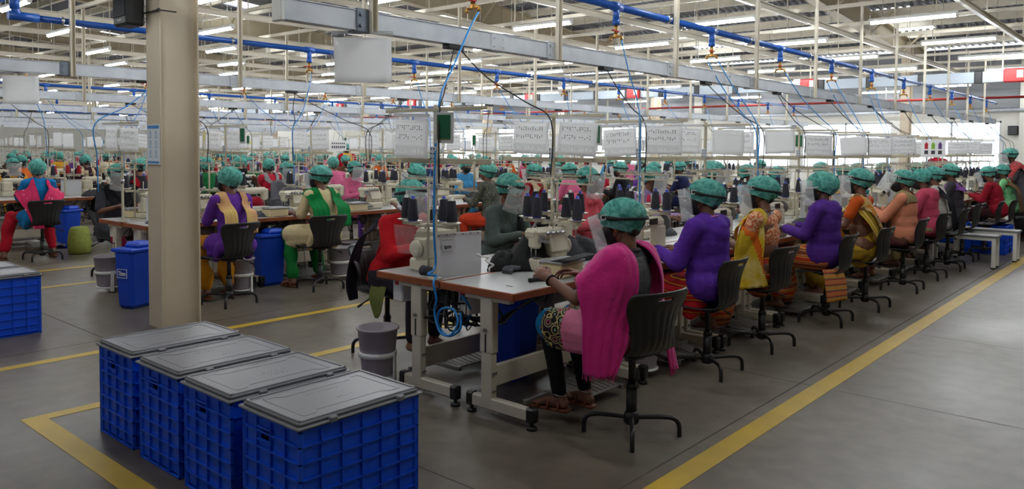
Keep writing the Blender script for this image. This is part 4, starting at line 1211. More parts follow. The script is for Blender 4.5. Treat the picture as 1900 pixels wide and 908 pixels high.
# ---- the women across the nearest block, facing the camera side, and the blocks behind
def across_row():
    f = Fig(lean=24, tl=1.1, head=(0, 12), wrist={-1: (-.12, .50, .90), 1: (.12, .50, .90)})
    r, ft, top, body = jacket('woman in a red sweater and face shield, across the bench from the pink shawl', -4.72, 3.96, f, 51, cloth(190, 24, 34), pants=cloth(40, 36, 44), rz=FACE_R, skin=0, mask=True, hem=True)
    b = bvh_of(body, top)
    rows = [((.14, .03, 1.02), (.22, .06, .94)), ((.14, -.10, .92), (.25, -.06, .86)), ((.13, -.20, .72), (.27, -.16, .70)), ((.12, -.25, .5), (.26, -.22, .5)), ((.13, -.25, .36), (.22, -.23, .36))]
    obj('scarf', drape(rows, b, 12, 6, .012, .01, 4, .004, 3), cloth(34, 34, 46), r)
    rows = [((.16, .0, .55), (.16, .16, .55)), ((.21, .0, .44), (.21, .18, .44)), ((.215, .04, .34), (.215, .15, .33)), ((.215, .08, .27), (.215, .11, .27))]
    obj('tunic_corner', drape(rows, None, 8, 5, .01, .008, 3, .004, 4), cloth(104, 110, 58), r)
    seat(-4.76, 3.96, FACE_R, .1)
    f = Fig(lean=14, tl=1.06, head=(0, 24), wrist={-1: (-.12, .46, .90), 1: (.12, .46, .90)})
    jacket('woman in a grey-green jacket with a black front, across the nearest bench', -4.66, 5.14, f, 52, cloth(84, 96, 92), dup_col=cloth(18, 18, 22), rz=FACE_R, skin=0, puff=1.06)
    seat(-4.72, 5.08, FACE_R, .35)
    f = Fig(lean=6, tl=1.14, head=(0, 10))
    hoodie('woman in a salmon pink hoodie and shield, third across the nearest block', -4.62, 6.36, f, 53, cloth(214, 92, 104), rz=FACE_R, skin=0, voxel=.009, vx=.013)
    seat(-4.62, 6.34, FACE_R, 0)
    f = Fig(lean=8, tl=1.14, head=(10, 10))
    lil = pattern('lilac_print', [srgb(206, 190, 214), srgb(150, 120, 176), srgb(230, 224, 232)], 'noise', 26)
    jacket('woman in a pale lilac printed top, fourth across the nearest block', -4.58, 7.48, f, 54, lil, collar=cloth(214, 60, 90), rz=FACE_R, skin=0, voxel=.011, vx=.014)
    seat(-4.62, 7.48, FACE_R, 0)
    for k, (y, tl, col, nm) in enumerate(((8.98, 1.2, cloth(60, 40, 44), 'maroon top raising a face shield'), (9.95, 1.12, cloth(40, 140, 170), 'turquoise top with a shield'), (10.98, 1.03, cloth(40, 40, 52), 'dark blue top'), (12.7, 1.14, cloth(170, 40, 60), 'crimson top with a shield'))):
        f = Fig(lean=8, tl=tl, head=(0, 10))
        jacket('woman in a %s, %s seat across from the aisle-side row' % (nm, ORD[k+4]), -4.58, y, f, 55+k, col, rz=FACE_R, skin=k % 3, voxel=.012, vx=.015, puff=1.1 if k == 0 else 1.0)
        seat(-4.62, y, FACE_R, 0)
across_row()
def kurta(label, x, y, f, seed, col, pants, dup=None, rz=FACE_L, voxel=.009, vx=.012, skin=0, sleeve=.85, rows=None, shield=False, mask=True, puff=1.0, band=False, foot=None, lap=.9, detail=True):
    r, body = person_base(label, x, y, rz, f, SKIN[skin], voxel)
    mb = torso_top(f, .017, sleeve, .015); mb.ell(f.at(.06), (.172, .142, .13)); lap_skirt(mb, f, .03, lap, .05)
    for q in (-1, 1): mb.caps(f.hp[q]+V(q*.06, -.06, -.02), f.hp[q]+V(q*.08, .02, -.14), .07, .05)
    top = garment('kurta', r, mb, vx, col, .006, 17, seed, mask=lambda c: np.where(c[:, 2] < .75, 1.3, .6))[1]
    mb = MB()
    for q in (-1, 1):
        leg_shape(mb, f, q, .008, 1.0); mb.caps(f.kn[q], f.kn[q].lerp(f.an[q], .9), .082, .07); mb.caps(f.hp[q].lerp(f.kn[q], .85), f.kn[q], .07, .082)
    pm = garment('trousers', r, mb, vx, pants, .011, 24, seed+1, axis=(.6, .6, 1.2))[1]
    if dup:
        b = bvh_of(body, top, pm)
        for k, rw in enumerate(rows): obj('dupatta', drape(rw, b, 14, 6, .012, .008, 4, .004, seed+k), dup, r)
    head_gear(r, f, seed, mask=mask, shield=shield, band=band, puff=puff, detail=detail)
    if foot: sandals(r, f, foot)
    return r, f, top
def u_shawl(back=.55, w=.15, side=1.0, y=-.2):
    """scarf laid round the neck with both ends down the back"""
    L = [((-.05, y-.02, back), (-.05-w, y, back)), ((-.05, y, back+.2), (-.05-w, y+.03, back+.2)), ((-.055, -.10, .97), (-.05-w*.95, -.08, .92)), ((-.07, .03, 1.06), (-.17, .05, 1.01)), ((-.04, .13, .97), (-.11, .18, .88)), ((0, .15, .93), (0, .21, .80))]
    return L+[((-a[0], a[1], a[2]), (-b[0], b[1], b[2])) for a, b in L[-2::-1]]
def second_block():
    f = Fig(lean=6, tl=1.06, head=(16, 6), knee={-1: (-.16, .40, .55), 1: (.10, .42, .55)}, ankle={-1: (-.14, .26, .12), 1: (.10, .26, .12)})
    ydup = mat('yellow_pink_dupatta', srgb(222, 190, 110), .85, var=.9, vscale=3, col2=srgb(206, 110, 130))
    kurta('woman in a purple top and mustard trousers, seated beside the column', -7.42, 4.12, f, 61, cloth(112, 58, 168), cloth(196, 130, 24), ydup, sleeve=.9, rows=[u_shawl(.68, .13)], foot=M_tan_sandal, puff=1.06, mask=True, lap=.45)
    seat(-7.38, 4.06, FACE_L, .15)
    f = Fig(lean=6, tl=1.06, head=(30, 12), knee={-1: (-.20, .40, .55), 1: (.14, .42, .55)}, ankle={-1: (-.26, .22, .11), 1: (.14, .28, .12)}, wrist={-1: (-.16, .36, .84)})
    kurta('woman in a cream kurta with a green dupatta and green trousers, second block', -7.52, 5.30, f, 62, cloth(224, 206, 160), cloth(20, 112, 48), cloth(16, 126, 62), sleeve=.9, rows=[u_shawl(.66, .20)], foot=M_tan_sandal, puff=1.05, shield=True, band=True)
    seat(-7.46, 5.22, FACE_L, -.1)
    fl = pattern('violet_floral', [srgb(222, 214, 222), srgb(110, 60, 140), srgb(228, 222, 228)], 'voronoi', 16, stops=[0, .36, .44])
    f = Fig(lean=8, tl=1.06, head=(0, 4))
    kurta('woman in a white and violet floral top, second block', -7.42, 6.72, f, 63, fl, cloth(120, 120, 130), cloth(124, 70, 160), rows=[u_shawl(.74, .08)], voxel=.011, vx=.014, puff=1.04, band=True)
    seat(-7.34, 6.66, FACE_L, .1)
    dot = pattern('olive_dotted', [srgb(170, 168, 120), srgb(82, 84, 74), srgb(76, 78, 70)], 'voronoi', 34, stops=[0, .2, .6])
    f = Fig(lean=8, tl=1.08, head=(0, 4))
    jacket('woman in an olive dotted top seen from behind, second block', -7.42, 8.06, f, 64, dot, voxel=.011, vx=.014, pants=cloth(214, 70, 40), puff=1.1, mask=False, shield=False)
    seat(-7.30, 8.02, FACE_L, .0)
    f = Fig(lean=10, tl=1.04, head=(20, 10))
    kurta('woman in a maroon top with a cream yoke, second block', -7.42, 9.1, f, 65, cloth(150, 24, 36), cloth(90, 30, 40), cloth(206, 184, 150), rows=[u_shawl(.85, .06)], voxel=.011, vx=.014, shield=True, band=True)
    seat(-7.34, 9.05, FACE_L, 0)
    f = Fig(lean=10, tl=1.05, head=(0, 16))
    kurta('woman in magenta trousers and a black scarf, far side of the second block', -9.98, 3.98, f, 66, cloth(60, 60, 66), cloth(168, 24, 76), cloth(24, 24, 28), rz=FACE_R, rows=[u_shawl(.66, .16)], shield=True, band=True, foot=M_tan_sandal, voxel=.010)
    seat(-9.98, 3.98, FACE_R, .1)
    chk = pattern('black_white_check', [srgb(214, 210, 206), srgb(26, 24, 26)], 'voronoi', 20, stops=[0, .42])
    f = Fig(lean=3, tl=1.2, head=(0, 0), elbow={-1: (-.26, .16, .93)}, wrist={-1: (-.12, .26, 1.14)})
    kurta('woman in a black and white check top raising a hand', -9.95, 5.62, f, 67, chk, cloth(60, 30, 40), None, rz=FACE_R, voxel=.011, vx=.014)
    seat(-10.0, 5.62, FACE_R, 0)
second_block()
def third_block():
    pinkd = pattern('pink_mirror_dupatta', [srgb(226, 206, 190), srgb(206, 44, 96), srgb(196, 36, 86)], 'voronoi', 17, stops=[0, .16, .6])
    f = Fig(lean=8, tl=1.08, head=(0, 2), knee={-1: (-.26, .34, .54), 1: (.20, .38, .54)}, ankle={-1: (-.40, .18, .11), 1: (.20, .12, .11)})
    R1 = [((-.02, -.24, .40), (-.15, -.22, .40)), ((-.04, -.22, .62), (-.21, -.17, .62)), ((-.06, -.18, .84), (-.29, -.08, .80)), ((-.07, .0, 1.04), (-.30, .04, .88)), ((-.07, .12, .98), (-.19, .17, .80)), ((0, .16, .95), (0, .22, .78)), ((.07, .12, .98), (.19, .17, .80)), ((.07, .0, 1.04), (.30, .04, .88)), ((.07, -.16, .95), (.29, -.08, .82)), ((.0, -.21, .84), (.12, -.20, .66)), ((-.04, -.23, .66), (.02, -.23, .56)), ((.0, -.245, .5), (.10, -.24, .46))]
    kurta('woman in a pink dupatta, bright blue top and red trousers, third block', -12.20, 3.86, f, 71, cloth(18, 116, 176), cloth(176, 20, 40), pinkd, rows=[R1], sleeve=.85, foot=M_tan_sandal, puff=1.1, mask=False, lap=.42)
    seat(-12.12, 3.86, FACE_L, .0)
    f = Fig(lean=14, tl=1.1, head=(0, 18))
    kurta('woman in dark clothes with a red scarf, third block behind the column', -12.35, 5.35, f, 72, cloth(34, 34, 40), cloth(50, 20, 30), cloth(170, 26, 40), rows=[u_shawl(.7, .05)], voxel=.012, vx=.015, shield=True, band=True)
    seat(-12.28, 5.3, FACE_L, 0)
    f = Fig(lean=6, tl=1.06, head=(0, 6))
    kurta('woman in a red sleeveless top with a grey scarf, third block', -12.35, 7.6, f, 73, cloth(190, 30, 54), cloth(70, 70, 76), cloth(150, 148, 150), rows=[u_shawl(.70, .05)], voxel=.012, vx=.015, sleeve=.3)
    seat(-12.2, 7.55, FACE_L, 0)
    f = Fig(lean=8, tl=1.05, head=(0, 10))
    kurta('woman in a yellow top with a face shield, far side of the third block', -15.1, 4.35, f, 74, cloth(226, 160, 30), cloth(50, 50, 60), cloth(40, 36, 44), rz=FACE_R, rows=[u_shawl(.66, .12)], voxel=.012, vx=.015, shield=True, band=True)
    seat(-15.15, 4.35, FACE_R, 0)
    f = Fig(lean=6, tl=1.1, head=(0, 6))
    kurta('woman in a dark plum top with cream sleeves, seen from behind', -17.45, 6.42, f, 75, cloth(54, 28, 48), cloth(50, 40, 50), cloth(214, 190, 150), rows=[u_shawl(.84, .05)], voxel=.012, vx=.015, shield=False)
    seat(-17.3, 6.4, FACE_L, 0)
third_block()
def standing():
    f = Fig(lean=22, tl=1.04, stand=True, head=(0, 18), wrist={-1: (-.15, .45, 1.0), 1: (.15, .45, 1.0)})
    r, body = person_base('standing person in a face shield and red and white printed shawl, far right', -2.35, 17.0, FACE_L+.5, f, SKIN[1], .012)
    mb = torso_top(f, .02, 1.9, .018)
    for q in (-1, 1): mb.caps(f.hp[q], f.hp[q]+V(q*.02, .02, -.34), .13, .13)
    top = garment('kurta', r, mb, .014, cloth(96, 90, 96), .006, 16, 81)[1]
    mb = MB()
    for q in (-1, 1): leg_shape(mb, f, q, .025, 1.95)
    garment('trousers', r, mb, .014, cloth(60, 54, 60), .008, 18, 82)
    b = bvh_of(body, top)
    rows = [((-.02, .26, .98), (-.22, .26, .95)), ((-.06, .24, 1.25), (-.24, .24, 1.18)), ((-.08, .12, 1.44), (-.24, .12, 1.32)), ((.0, -.06, 1.32), (-.2, -.10, 1.16)), ((.14, -.16, 1.12), (-.04, -.18, .92)), ((.2, -.12, .95), (.1, -.16, .8))]
    obj('shawl', drape(rows, b, 14, 6, .012, .006, 4, .004, 8, 0), pattern('red_white_print', [srgb(176, 40, 44), srgb(186, 48, 50), srgb(206, 160, 150), srgb(170, 36, 40)], 'wave', 7, rot=(0, .9, .4), dist=6, stops=[0, .5, .62, .8]), r)
    head_gear(r, f, 83, shield=True, detail=True)
    f = Fig(lean=6, tl=1.0, stand=True, head=(0, 8))
    r, body = person_base('person in a crimson hooded top standing with back turned beyond the benches', -4.75, 21.5, FACE_L-.9, f, SKIN[0], .013)
    mb = torso_top(f, .035, 1.9, .03); mb.ell(f.at(-.02), (.2, .17, .12)); mb.ell(f.at(.42, 0, -.1), (.12, .06, .085), (-.5, 0, 0))
    garment('hoodie', r, mb, .015, cloth(176, 24, 52), .008, 16, 84)
    mb = MB()
    for q in (-1, 1): leg_shape(mb, f, q, .02, 1.95)
    garment('trousers', r, mb, .015, cloth(40, 40, 50), .006, 18, 85)
    head_gear(r, f, 86, shield=False)
    f = Fig(lean=2, tl=1.0, stand=True, head=(0, 6))
    r, body = person_base('standing person in a red kurta with a wide golden yellow cloth down the back', -16.4, 12.3, FACE_L-.4, f, SKIN[1], .013)
    mb = torso_top(f, .03, 1.9, .024)
    for q in (-1, 1): mb.caps(f.hp[q], f.hp[q]+V(q*.03, .0, -.4), .12, .14)
    top = garment('kurta', r, mb, .015, [cloth(190, 24, 44), cloth(222, 164, 40)], .006, 16, 87, fn=lambda c, n: ((np.abs(c[:, 0]) < .11) & (n[:, 1] < .1)).astype(int))[1]
    mb = MB()
    for q in (-1, 1): leg_shape(mb, f, q, .02, 1.95)
    garment('trousers', r, mb, .015, cloth(120, 30, 40), .006, 18, 88)
    head_gear(r, f, 89, shield=False)
standing()
# ---- everyone farther off: three seated poses, repeated with their own clothes
PAL = [('navy', (34, 40, 76)), ('crimson', (176, 28, 50)), ('teal', (20, 118, 122)), ('mustard', (206, 150, 40)), ('black', (26, 26, 30)), ('orange', (214, 104, 40)), ('violet', (100, 60, 150)),
       ('rose', (206, 96, 120)), ('green', (30, 110, 60)), ('cream', (214, 200, 170)), ('brown', (100, 66, 50)), ('sky blue', (70, 150, 200)), ('grey', (110, 110, 116)), ('pink', (222, 110, 150))]
def generic():
    protos = []
    for i, (lean, hd, sh, tl) in enumerate(((10, (0, 12), True, 1.06), (17, (8, 22), True, 1.04), (6, (-14, 6), False, 1.1))):
        f = Fig(lean=lean, tl=tl, head=hd)
        me = build_body(f, SKIN[i], .017)
        r = link('person', me, None); tag(r, '', 'person', 'women at the farther benches')
        mb = torso_top(f, .02, 1.0 if i else 1.9, .017); mb.ell(f.at(.05), (.175, .145, .13)); lap_skirt(mb, f, .025, .85)
        garment('kurta', r, mb, .018, cloth(*PAL[i][1]), .006, 16, 90+i)
        mb = MB()
        for q in (-1, 1): leg_shape(mb, f, q, .025, 1.93)
        garment('trousers', r, mb, .018, cloth(50, 50, 58), .005, 18, 95+i)
        head_gear(r, f, 97+i, mask=True, shield=sh, band=sh, detail=False, puff=1.03+.03*i)
        protos.append(r)
    rnd = random.Random(77); used = [False]*3; c = 0
    taken = [(s[0], s[1]) for s in SEATS]+[(-2.6, 15.3), (-2.6, 16.4)]
    rows = []
    for b, cx in enumerate([-3.53, -8.73, -13.9, -19.0, -24.1, -29.2]):
        for side in (1, -1):
            px = cx+side*([1.1, 1.3, 1.42, 1.3, 1.3, 1.3][b])
            ystart = [3.95, 4.15, 4.15, 5.35, 6.55, 7.75][b]
            for k in range([14, 13, 14, 14, 12, 10][b]): rows.append((b, side, px, ystart+1.2*k, k))
    for b, side, px, y, k in rows:
        if b == 0 and side > 0: continue
        if any(abs(px-tx) < .8 and abs(y-ty) < .75 for tx, ty in taken): continue
        if rnd.random() < .16: continue
        i = rnd.randrange(3); nm, col = PAL[rnd.randrange(len(PAL))]; pn, pc = PAL[rnd.randrange(len(PAL))]
        x = px+rnd.uniform(-.06, .1)*side; yy = y+rnd.uniform(-.12, .12); rz = (FACE_L if side > 0 else FACE_R)+rnd.uniform(-.15, .15)
        lab = 'woman in a %s top, %s %s seat of the %s block' % (nm, ORD[k], 'aisle-side' if side > 0 else 'far-side', ['nearest', 'second', 'third', 'fourth', 'fifth', 'sixth'][b])
        p = protos[i]
        if used[i]: q = dup(p, (x, yy, 0), rz, lab)
        else: q = p; p.location = (x, yy, 0); p.rotation_euler = (0, 0, rz); p['label'] = lab; used[i] = True
        for ch in q.children:
            st = ch.name.split('.')[0]
            if st == 'kurta': recolor(ch, cloth(*col))
            if st == 'trousers': recolor(ch, cloth(*pc))
        seat(px+side*.06, yy, FACE_L if side > 0 else FACE_R, rnd.uniform(-.3, .3))
    for i in range(3):
        if not used[i]:
            for ch in list(protos[i].children): bpy.data.objects.remove(ch)
            bpy.data.objects.remove(protos[i])
generic()
# ------------------------------------------------------------------ chairs
def build_chair():
    DZ = .075
    S = [(.215, .425, .17), (.213, .447, .195), (.19, .458, .205), (.10, .456, .212), (.0, .452, .208), (-.09, .454, .19), (-.145, .468, .178), (-.18, .50, .162), (-.198, .545, .153), (-.205, .59, .158),
         (-.207, .63, .170), (-.211, .67, .187), (-.22, .71, .203), (-.232, .745, .213), (-.241, .768, .215), (-.248, .785, .214), (-.255, .803, .206), (-.26, .815, .186)]
    n = 35; G = []
    for q, (y, z, hw) in enumerate(S):
        row = []
        bk = min(max((z-.46)/.1, 0), 1) if y < -.08 else 0
        for j in range(n):
            u = -1+2*j/(n-1)
            dy = bk*.055*u*u; dz = (1-bk)*(-.012*(1-u*u)+.004*u*u)
            rib = 0
            if 6 <= q <= 12: rib = .0045*math.sin(PI*(u*.5+.5)*14)*(1-abs(u)**4)*math.sin(PI*(q-5)/8)
            row.append((u*hw*(1.09 if y < -.1 else 1.02), y+dy+rib*bk, DZ+z+dz+rib*(1-bk)))
        G.append(row)
    root = thing('swivel_chair', '', 'chair')
    sh = MB().sheet(G, .008, hole=lambda i, j: i == 14 and 13 <= j <= 20)
    obj('shell', sh, M_black, root)
    c = MB().cyl((0, 0, .075), (0, 0, .27), .031, n=14).cyl((0, 0, .27), (0, 0, .30), .034, .024, n=14).cyl((0, 0, .30), (0, 0, .425+DZ), .021, n=12)
    c.lathe([(.031, .06), (.043, .07), (.046, .105), (.04, .125), (.031, .135)], n=16)
    obj('gas_column', c, M_blackmetal, root)
    p = MB().box((0, 0, .432+DZ), (.2, .2, .014), bev=.004).box((0, 0, .42+DZ), (.08, .14, .03), bev=.008)
    obj('seat_plate', p, M_blackmetal, root)
    l = MB().tube(smoothpath([(.03, 0, .42), (.12, -.03, .415), (.19, -.05, .385), (.24, -.06, .36)], 4), .006, 6)
    l.tube([(.22, -.055, .371), (.255, -.065, .352)], .01, 8)
    l.v = [(x, y, z+DZ) for x, y, z in l.v]
    obj('height_lever', l, M_blackmetal, root)
    for k in range(4):
        a = PI/4+k*PI/2
        P = [(.02, 0, .098), (.10, 0, .105), (.19, 0, .108), (.238, 0, .100), (.262, 0, .075), (.268, 0, .04), (.268, 0, .0)]
        P = [(x*math.cos(a), x*math.sin(a), z) for x, _, z in P]
        lg = MB().tube(smoothpath(P, 5), .0135, 9)
        obj('leg', lg, M_blackmetal, root)
    return root
# ------------------------------------------------------------------ tables
M_lam = mat('table_laminate', srgb(178, 178, 177), .35, var=.25, vscale=3, col2=srgb(180, 178, 174))
M_edge = mat('worn_wood_edge', srgb(150, 76, 34), .5, var=.8, vscale=9, col2=srgb(110, 52, 22), stretch=(1, 1, 3))
M_pedal = mat('pedal_grey', srgb(120, 116, 110), .5)
M_motor = mat('motor_grey', srgb(110, 108, 104), .45)
def build_table():
    root = thing('sewing_table', '', 'table')
    L = 1.192; W = .612
    t = MB().box((0, 0, .772), (W-.01, L-.01, .016), bev=.004)
    # oil pan cut-out and cable hole are flat dark strips, the shade inside them painted
    t.box((-.02, .3, .7802), (.03, .012, .0015), 1); t.box((.12, -.42, .7802), (.05, .014, .0015), 1)
    obj('tabletop', t, [M_lam, M_dark], root)
    e = MB()
    for s in (-1, 1):
        e.box((s*(W/2-.006), 0, .757), (.014, L, .046), bev=.004); e.box((0, s*(L/2-.006), .757), (W, .014, .046), bev=.004)
    e.box((0, 0, .75), (W-.02, L-.02, .026))
    obj('edge_band', e, M_edge, root)
    for s in (-1, 1):
        y = s*(L/2-.05); g = MB()
        g.box((.07, y, .40), (.085, .055, .66), bev=.006)                        # upright
        g.box((.07, y, .72), (.36, .05, .03), bev=.004)                           # top plate
        g.box((.07, y-s*.0, .56), (.10, .062, .34), bev=.006)                     # outer sleeve
        g.box((.17, y, .085), (.52, .05, .075), bev=.008)                         # foot beam
        g.box((.07+.0, y-.0305*1, .45), (.012, .004, .11), 1); g.box((.07, y+.0305, .45), (.012, .004, .11), 1)
        for q in (-1, 1):
            g.cyl((.07, y+q*.03, .53), (.07, y+q*.045, .53), .012, n=8, m=2)
            for zz in (.16, .27): g.cyl((.116, y+q*.01, zz), (.124, y+q*.01, zz), .009, n=6, m=2)
        lg = obj('leg', g, [M_legpaint, M_dark, M_motor], root)
        for xx in (-.07, .41):
            f = MB().box((xx, y, .085), (.06, .06, .088), bev=.01).cyl((xx, y, .045), (xx, y, .02), .012, n=8).lathe([(.02, .024), (.03, .016), (.032, .0)], (xx, y, 0), 12)
            obj('levelling_foot', f, M_blackmetal, lg)
    obj('crossbar', MB().box((.07, 0, .24), (.03, L-.12, .13), bev=.004), M_legpaint, root)
    p = MB().box((.30, .12, .085), (.27, .40, .012), rot=(0, .14, 0), bev=.004)
    for yy in np.linspace(-.05, .29, 8): p.box((.30, float(yy), .0935), (.24, .012, .006), rot=(0, .14, 0))
    p.box((.30, -.10, .06), (.30, .03, .03), bev=.004).box((.30, .34, .06), (.30, .03, .03), bev=.004)
    p.box((.17, .12, .055), (.03, .9, .03), bev=.004)
    obj('pedal', p, M_pedal, root)
    obj('pedal_rod', MB().cyl((.2, .18, .09), (.1, .22, .66), .005, n=6).box((.15, .2, .38), (.02, .02, .05)), M_steel, root)
    m = MB().cyl((.06, .02, .66), (.06, .24, .66), .07, n=16).cyl((.06, -.02, .66), (.06, .02, .66), .085, n=16).box((.06, .12, .73), (.09, .12, .04)).cyl((.06, -.06, .66), (.06, -.025, .66), .04, n=12)
    obj('motor', m, M_motor, root)
    cb = MB().box((-.20, -.40, .655), (.10, .20, .17), bev=.008)
    c = obj('control_box', cb, M_white, root)
    obj('switch', MB().box((-.20, -.505, .70), (.03, .015, .03), bev=.003), M_red, c)
    rnd = random.Random(5)
    for q in range(3):
        P = [(-.16+.03*q, -.32, .66), (-.08+.04*q, -.42+.05*q, .58-.03*q), (.0, -.36, .52+.02*q), (.03, -.25, .60), (.06, -.02+.03*q, .68)]
        obj('cable', MB().tube(smoothpath(P, 4), .006, 6), M_cord if q else mat('grey_cable', srgb(110, 110, 112), .5), root)
    return root
# ------------------------------------------------------------------ machines: operator on the +x side, arm along y
M_needle = M_steel
def build_overlock():
    root = thing('overlock_machine', '', 'sewing machine')
    b = MB()
    b.box((0, 0, .045), (.20, .30, .09), bev=.015)
    b.box((-.01, .07, .16), (.15, .15, .16), bev=.02)                 # column
    b.box((.0, -.02, .255), (.13, .30, .075), bev=.022)               # arm
    b.box((.02, -.135, .205), (.09, .06, .09), bev=.014)              # needle head
    b.box((.062, .05, .19), (.02, .17, .12), rot=(0, -.25, 0), bev=.006)
    obj('body', b, M_cream, root)
    h = MB().tube(smoothpath([(-.02, -.10, .285), (-.02, -.10, .325), (-.02, -.02, .335), (-.02, .06, .335), (-.02, .10, .322), (-.02, .10, .285)], 4), .006, 8)
    obj('carry_handle', h, M_motor, root)
    for q in range(4):
        obj('tension_dial', MB().lathe([(.016, 0), (.018, .006), (.012, .012), (.012, .022), (.004, .026)], (.066, -.06+.045*q, .262), 10, M=Euler((0, PI/2, 0)).to_matrix()), M_steel, root)
    w = MB().lathe([(.02, 0), (.05, .004), (.056, .012), (.056, .026), (.05, .034), (.02, .036)], (0, .15, .16), 20, M=Euler((-PI/2, 0, 0)).to_matrix())
    obj('handwheel', w, M_cream, root)
    n = MB().cyl((.03, -.135, .165), (.03, -.135, .10), .005, n=8).box((.035, -.135, .098), (.05, .03, .008), bev=.002).cyl((.0, -.15, .17), (.0, -.15, .10), .004, n=6)
    n.bar((.07, -.15, .22), (.08, -.06, .20), .01, .02)
    obj('presser_foot', n, M_steel, root)
    g = MB().tube([(.03, -.12, .29), (.05, -.16, .33), (.05, -.20, .30)], .003, 6).tube([(.05, .0, .29), (.07, .0, .33), (.07, .06, .34)], .003, 6).box((.075, -.12, .24), (.012, .05, .03), bev=.003)
    obj('thread_guide', g, M_steel, root)
    obj('waste_chute', MB().box((.13, -.12, .06), (.08, .09, .02), rot=(0, .5, 0), bev=.004), M_motor, root)
    return root
def build_lockstitch():
    root = thing('lockstitch_machine', '', 'sewing machine')
    b = MB()
    b.box((0, 0, .03), (.178, .46, .06), bev=.01)
    b.box((0, .15, .15), (.10, .12, .20), bev=.025)
    b.box((0, -.01, .265), (.095, .40, .085), bev=.028)
    b.box((0, -.19, .215), (.09, .075, .15), bev=.018)
    obj('body', b, M_cream, root)
    obj('handwheel', MB().lathe([(.02, 0), (.058, .005), (.065, .014), (.065, .03), (.055, .038), (.02, .04)], (0, .215, .25), 20, M=Euler((-PI/2, 0, 0)).to_matrix()), M_motor, root)
    obj('faceplate', MB().box((.0, -.2295, .22), (.07, .006, .13), bev=.003).cyl((.0, -.232, .25), (.0, -.242, .25), .014, n=10), M_steel, root)
    obj('presser_foot', MB().cyl((0, -.19, .15), (0, -.19, .07), .005, n=8).box((.01, -.19, .066), (.05, .024, .008), bev=.002).cyl((0, -.165, .15), (0, -.165, .09), .004, n=6), M_steel, root)
    obj('panel', MB().box((.05, .0, .275), (.008, .12, .05), bev=.003), M_blackmetal, root)
    for q in range(2):
        obj('tension_dial', MB().lathe([(.014, 0), (.016, .006), (.01, .012), (.01, .02)], (.045, -.11+.03*q, .25), 10, M=Euler((0, PI/2, 0)).to_matrix()), M_steel, root)
    return root
# ------------------------------------------------------------------ thread posts, stands and cones
M_rail = mat('rail_cream', srgb(200, 192, 168), .5, var=.5, vscale=12, col2=srgb(170, 158, 130))
def build_post():
    """post between two facing benches: cross rail along x carries the pouches, thread guides lower down"""
    root = thing('thread_post', '', 'post')
    obj('upright', MB().box((0, 0, 1.335), (.022, .022, 1.1), bev=.003).box((0, 0, .79), (.07, .07, .014), bev=.003), M_rail, root)
    obj('cross_rail', MB().box((0, -.018, 1.855), (.92, .012, .022), bev=.002), M_rail, root)
    obj('cross_rail', MB().box((-.02, .018, 1.535), (.95, .016, .034), bev=.003), M_rail, root)
    br = MB().box((0, -.02, 1.58), (.05, .01, .09), bev=.003)
    for dx in (-.014, .014):
        for dz in (-.03, 0, .03): br.cyl((dx, -.025, 1.58+dz), (dx, -.03, 1.58+dz), .005, n=6, m=1)
    obj('bracket', br, [M_galv, M_dark], root)
    g = MB()
    for s in (-1, 1):
        g.box((s*.19, .0, 1.36), (.36, .014, .012)); g.cyl((s*.34, 0, 1.36), (s*.34, 0, 1.535), .006, n=6)
        for q in range(3): g.cyl((s*(.12+.1*q), -.02, 1.366), (s*(.12+.1*q), .03, 1.366), .003, n=6)
    obj('thread_guide', g, M_rail, root)
    s = MB().cyl((0, 0, 1.2), (0, 0, 1.25), .02, n=10).box((0, 0, 1.37), (.05, .05, .03), bev=.004)
    obj('collar', s, M_steel, root)
    return root
M_dish = mat('spool_dish', srgb(212, 206, 190), .45)
def build_stand():
    """cone rack: arm along x with four dishes"""
    root = thing('cone_stand', '', 'stand')
    obj('rod', MB().cyl((0, 0, .78), (0, 0, 1.42), .009, n=8).lathe([(.035, .78), (.035, .79), (.012, .80)], n=12), M_rail, root)
    obj('arm', MB().box((0, 0, 1.105), (.50, .026, .022), bev=.003).box((0, .0, 1.105), (.026, .2, .018)), M_rail, root)
    obj('guide_arm', MB().box((0, 0, 1.41), (.44, .016, .014)), M_rail, root)
    for x, y in ((-.22, .0), (-.075, -.07), (.075, .07), (.22, .0)):
        d = MB().lathe([(.006, 1.118), (.045, 1.122), (.062, 1.132), (.064, 1.134), (.045, 1.128), (.006, 1.126)], (x, y, 0), 16).cyl((x, y, 1.12), (x, y, 1.22), .004, n=6)
        obj('dish', d, M_dish, root)
    gm = MB()
    gm.box((0, -.058, 1.43), (.42, .005, .005))
    for x in (-.2, -.07, .07, .2): gm.cyl((x, 0, 1.41), (x, -.06, 1.43), .003, n=6)
    obj('thread_guide', gm, M_steel, root)
    return root
DISH = ((-.22, .0), (-.075, -.07), (.075, .07), (.22, .0))
M_cone = mat('dark_thread', srgb(44, 44, 52), .9, var=.5, vscale=60, col2=srgb(60, 60, 70), stretch=(1, 1, 9), bump=.3, bscale=90)
M_cone_red = mat('red_thread', srgb(168, 24, 40), .9, var=.4, vscale=60, bump=.3, bscale=90)
M_conebase = mat('cone_tube_blue', srgb(40, 60, 170), .5)
M_conebase2 = mat('cone_tube_white', srgb(215, 212, 205), .5)
def build_cone(m, mb_):
    root = thing('thread_cone', '', 'thread cone')
    obj('thread', MB().lathe([(.036, .012), (.038, .02), (.026, .145), (.022, .15)], n=16), m, root)
    obj('core', MB().lathe([(.031, 0), (.031, .013), (.02, .013), (.012, .17), (.009, .17)], n=14), mb_, root)
    return root
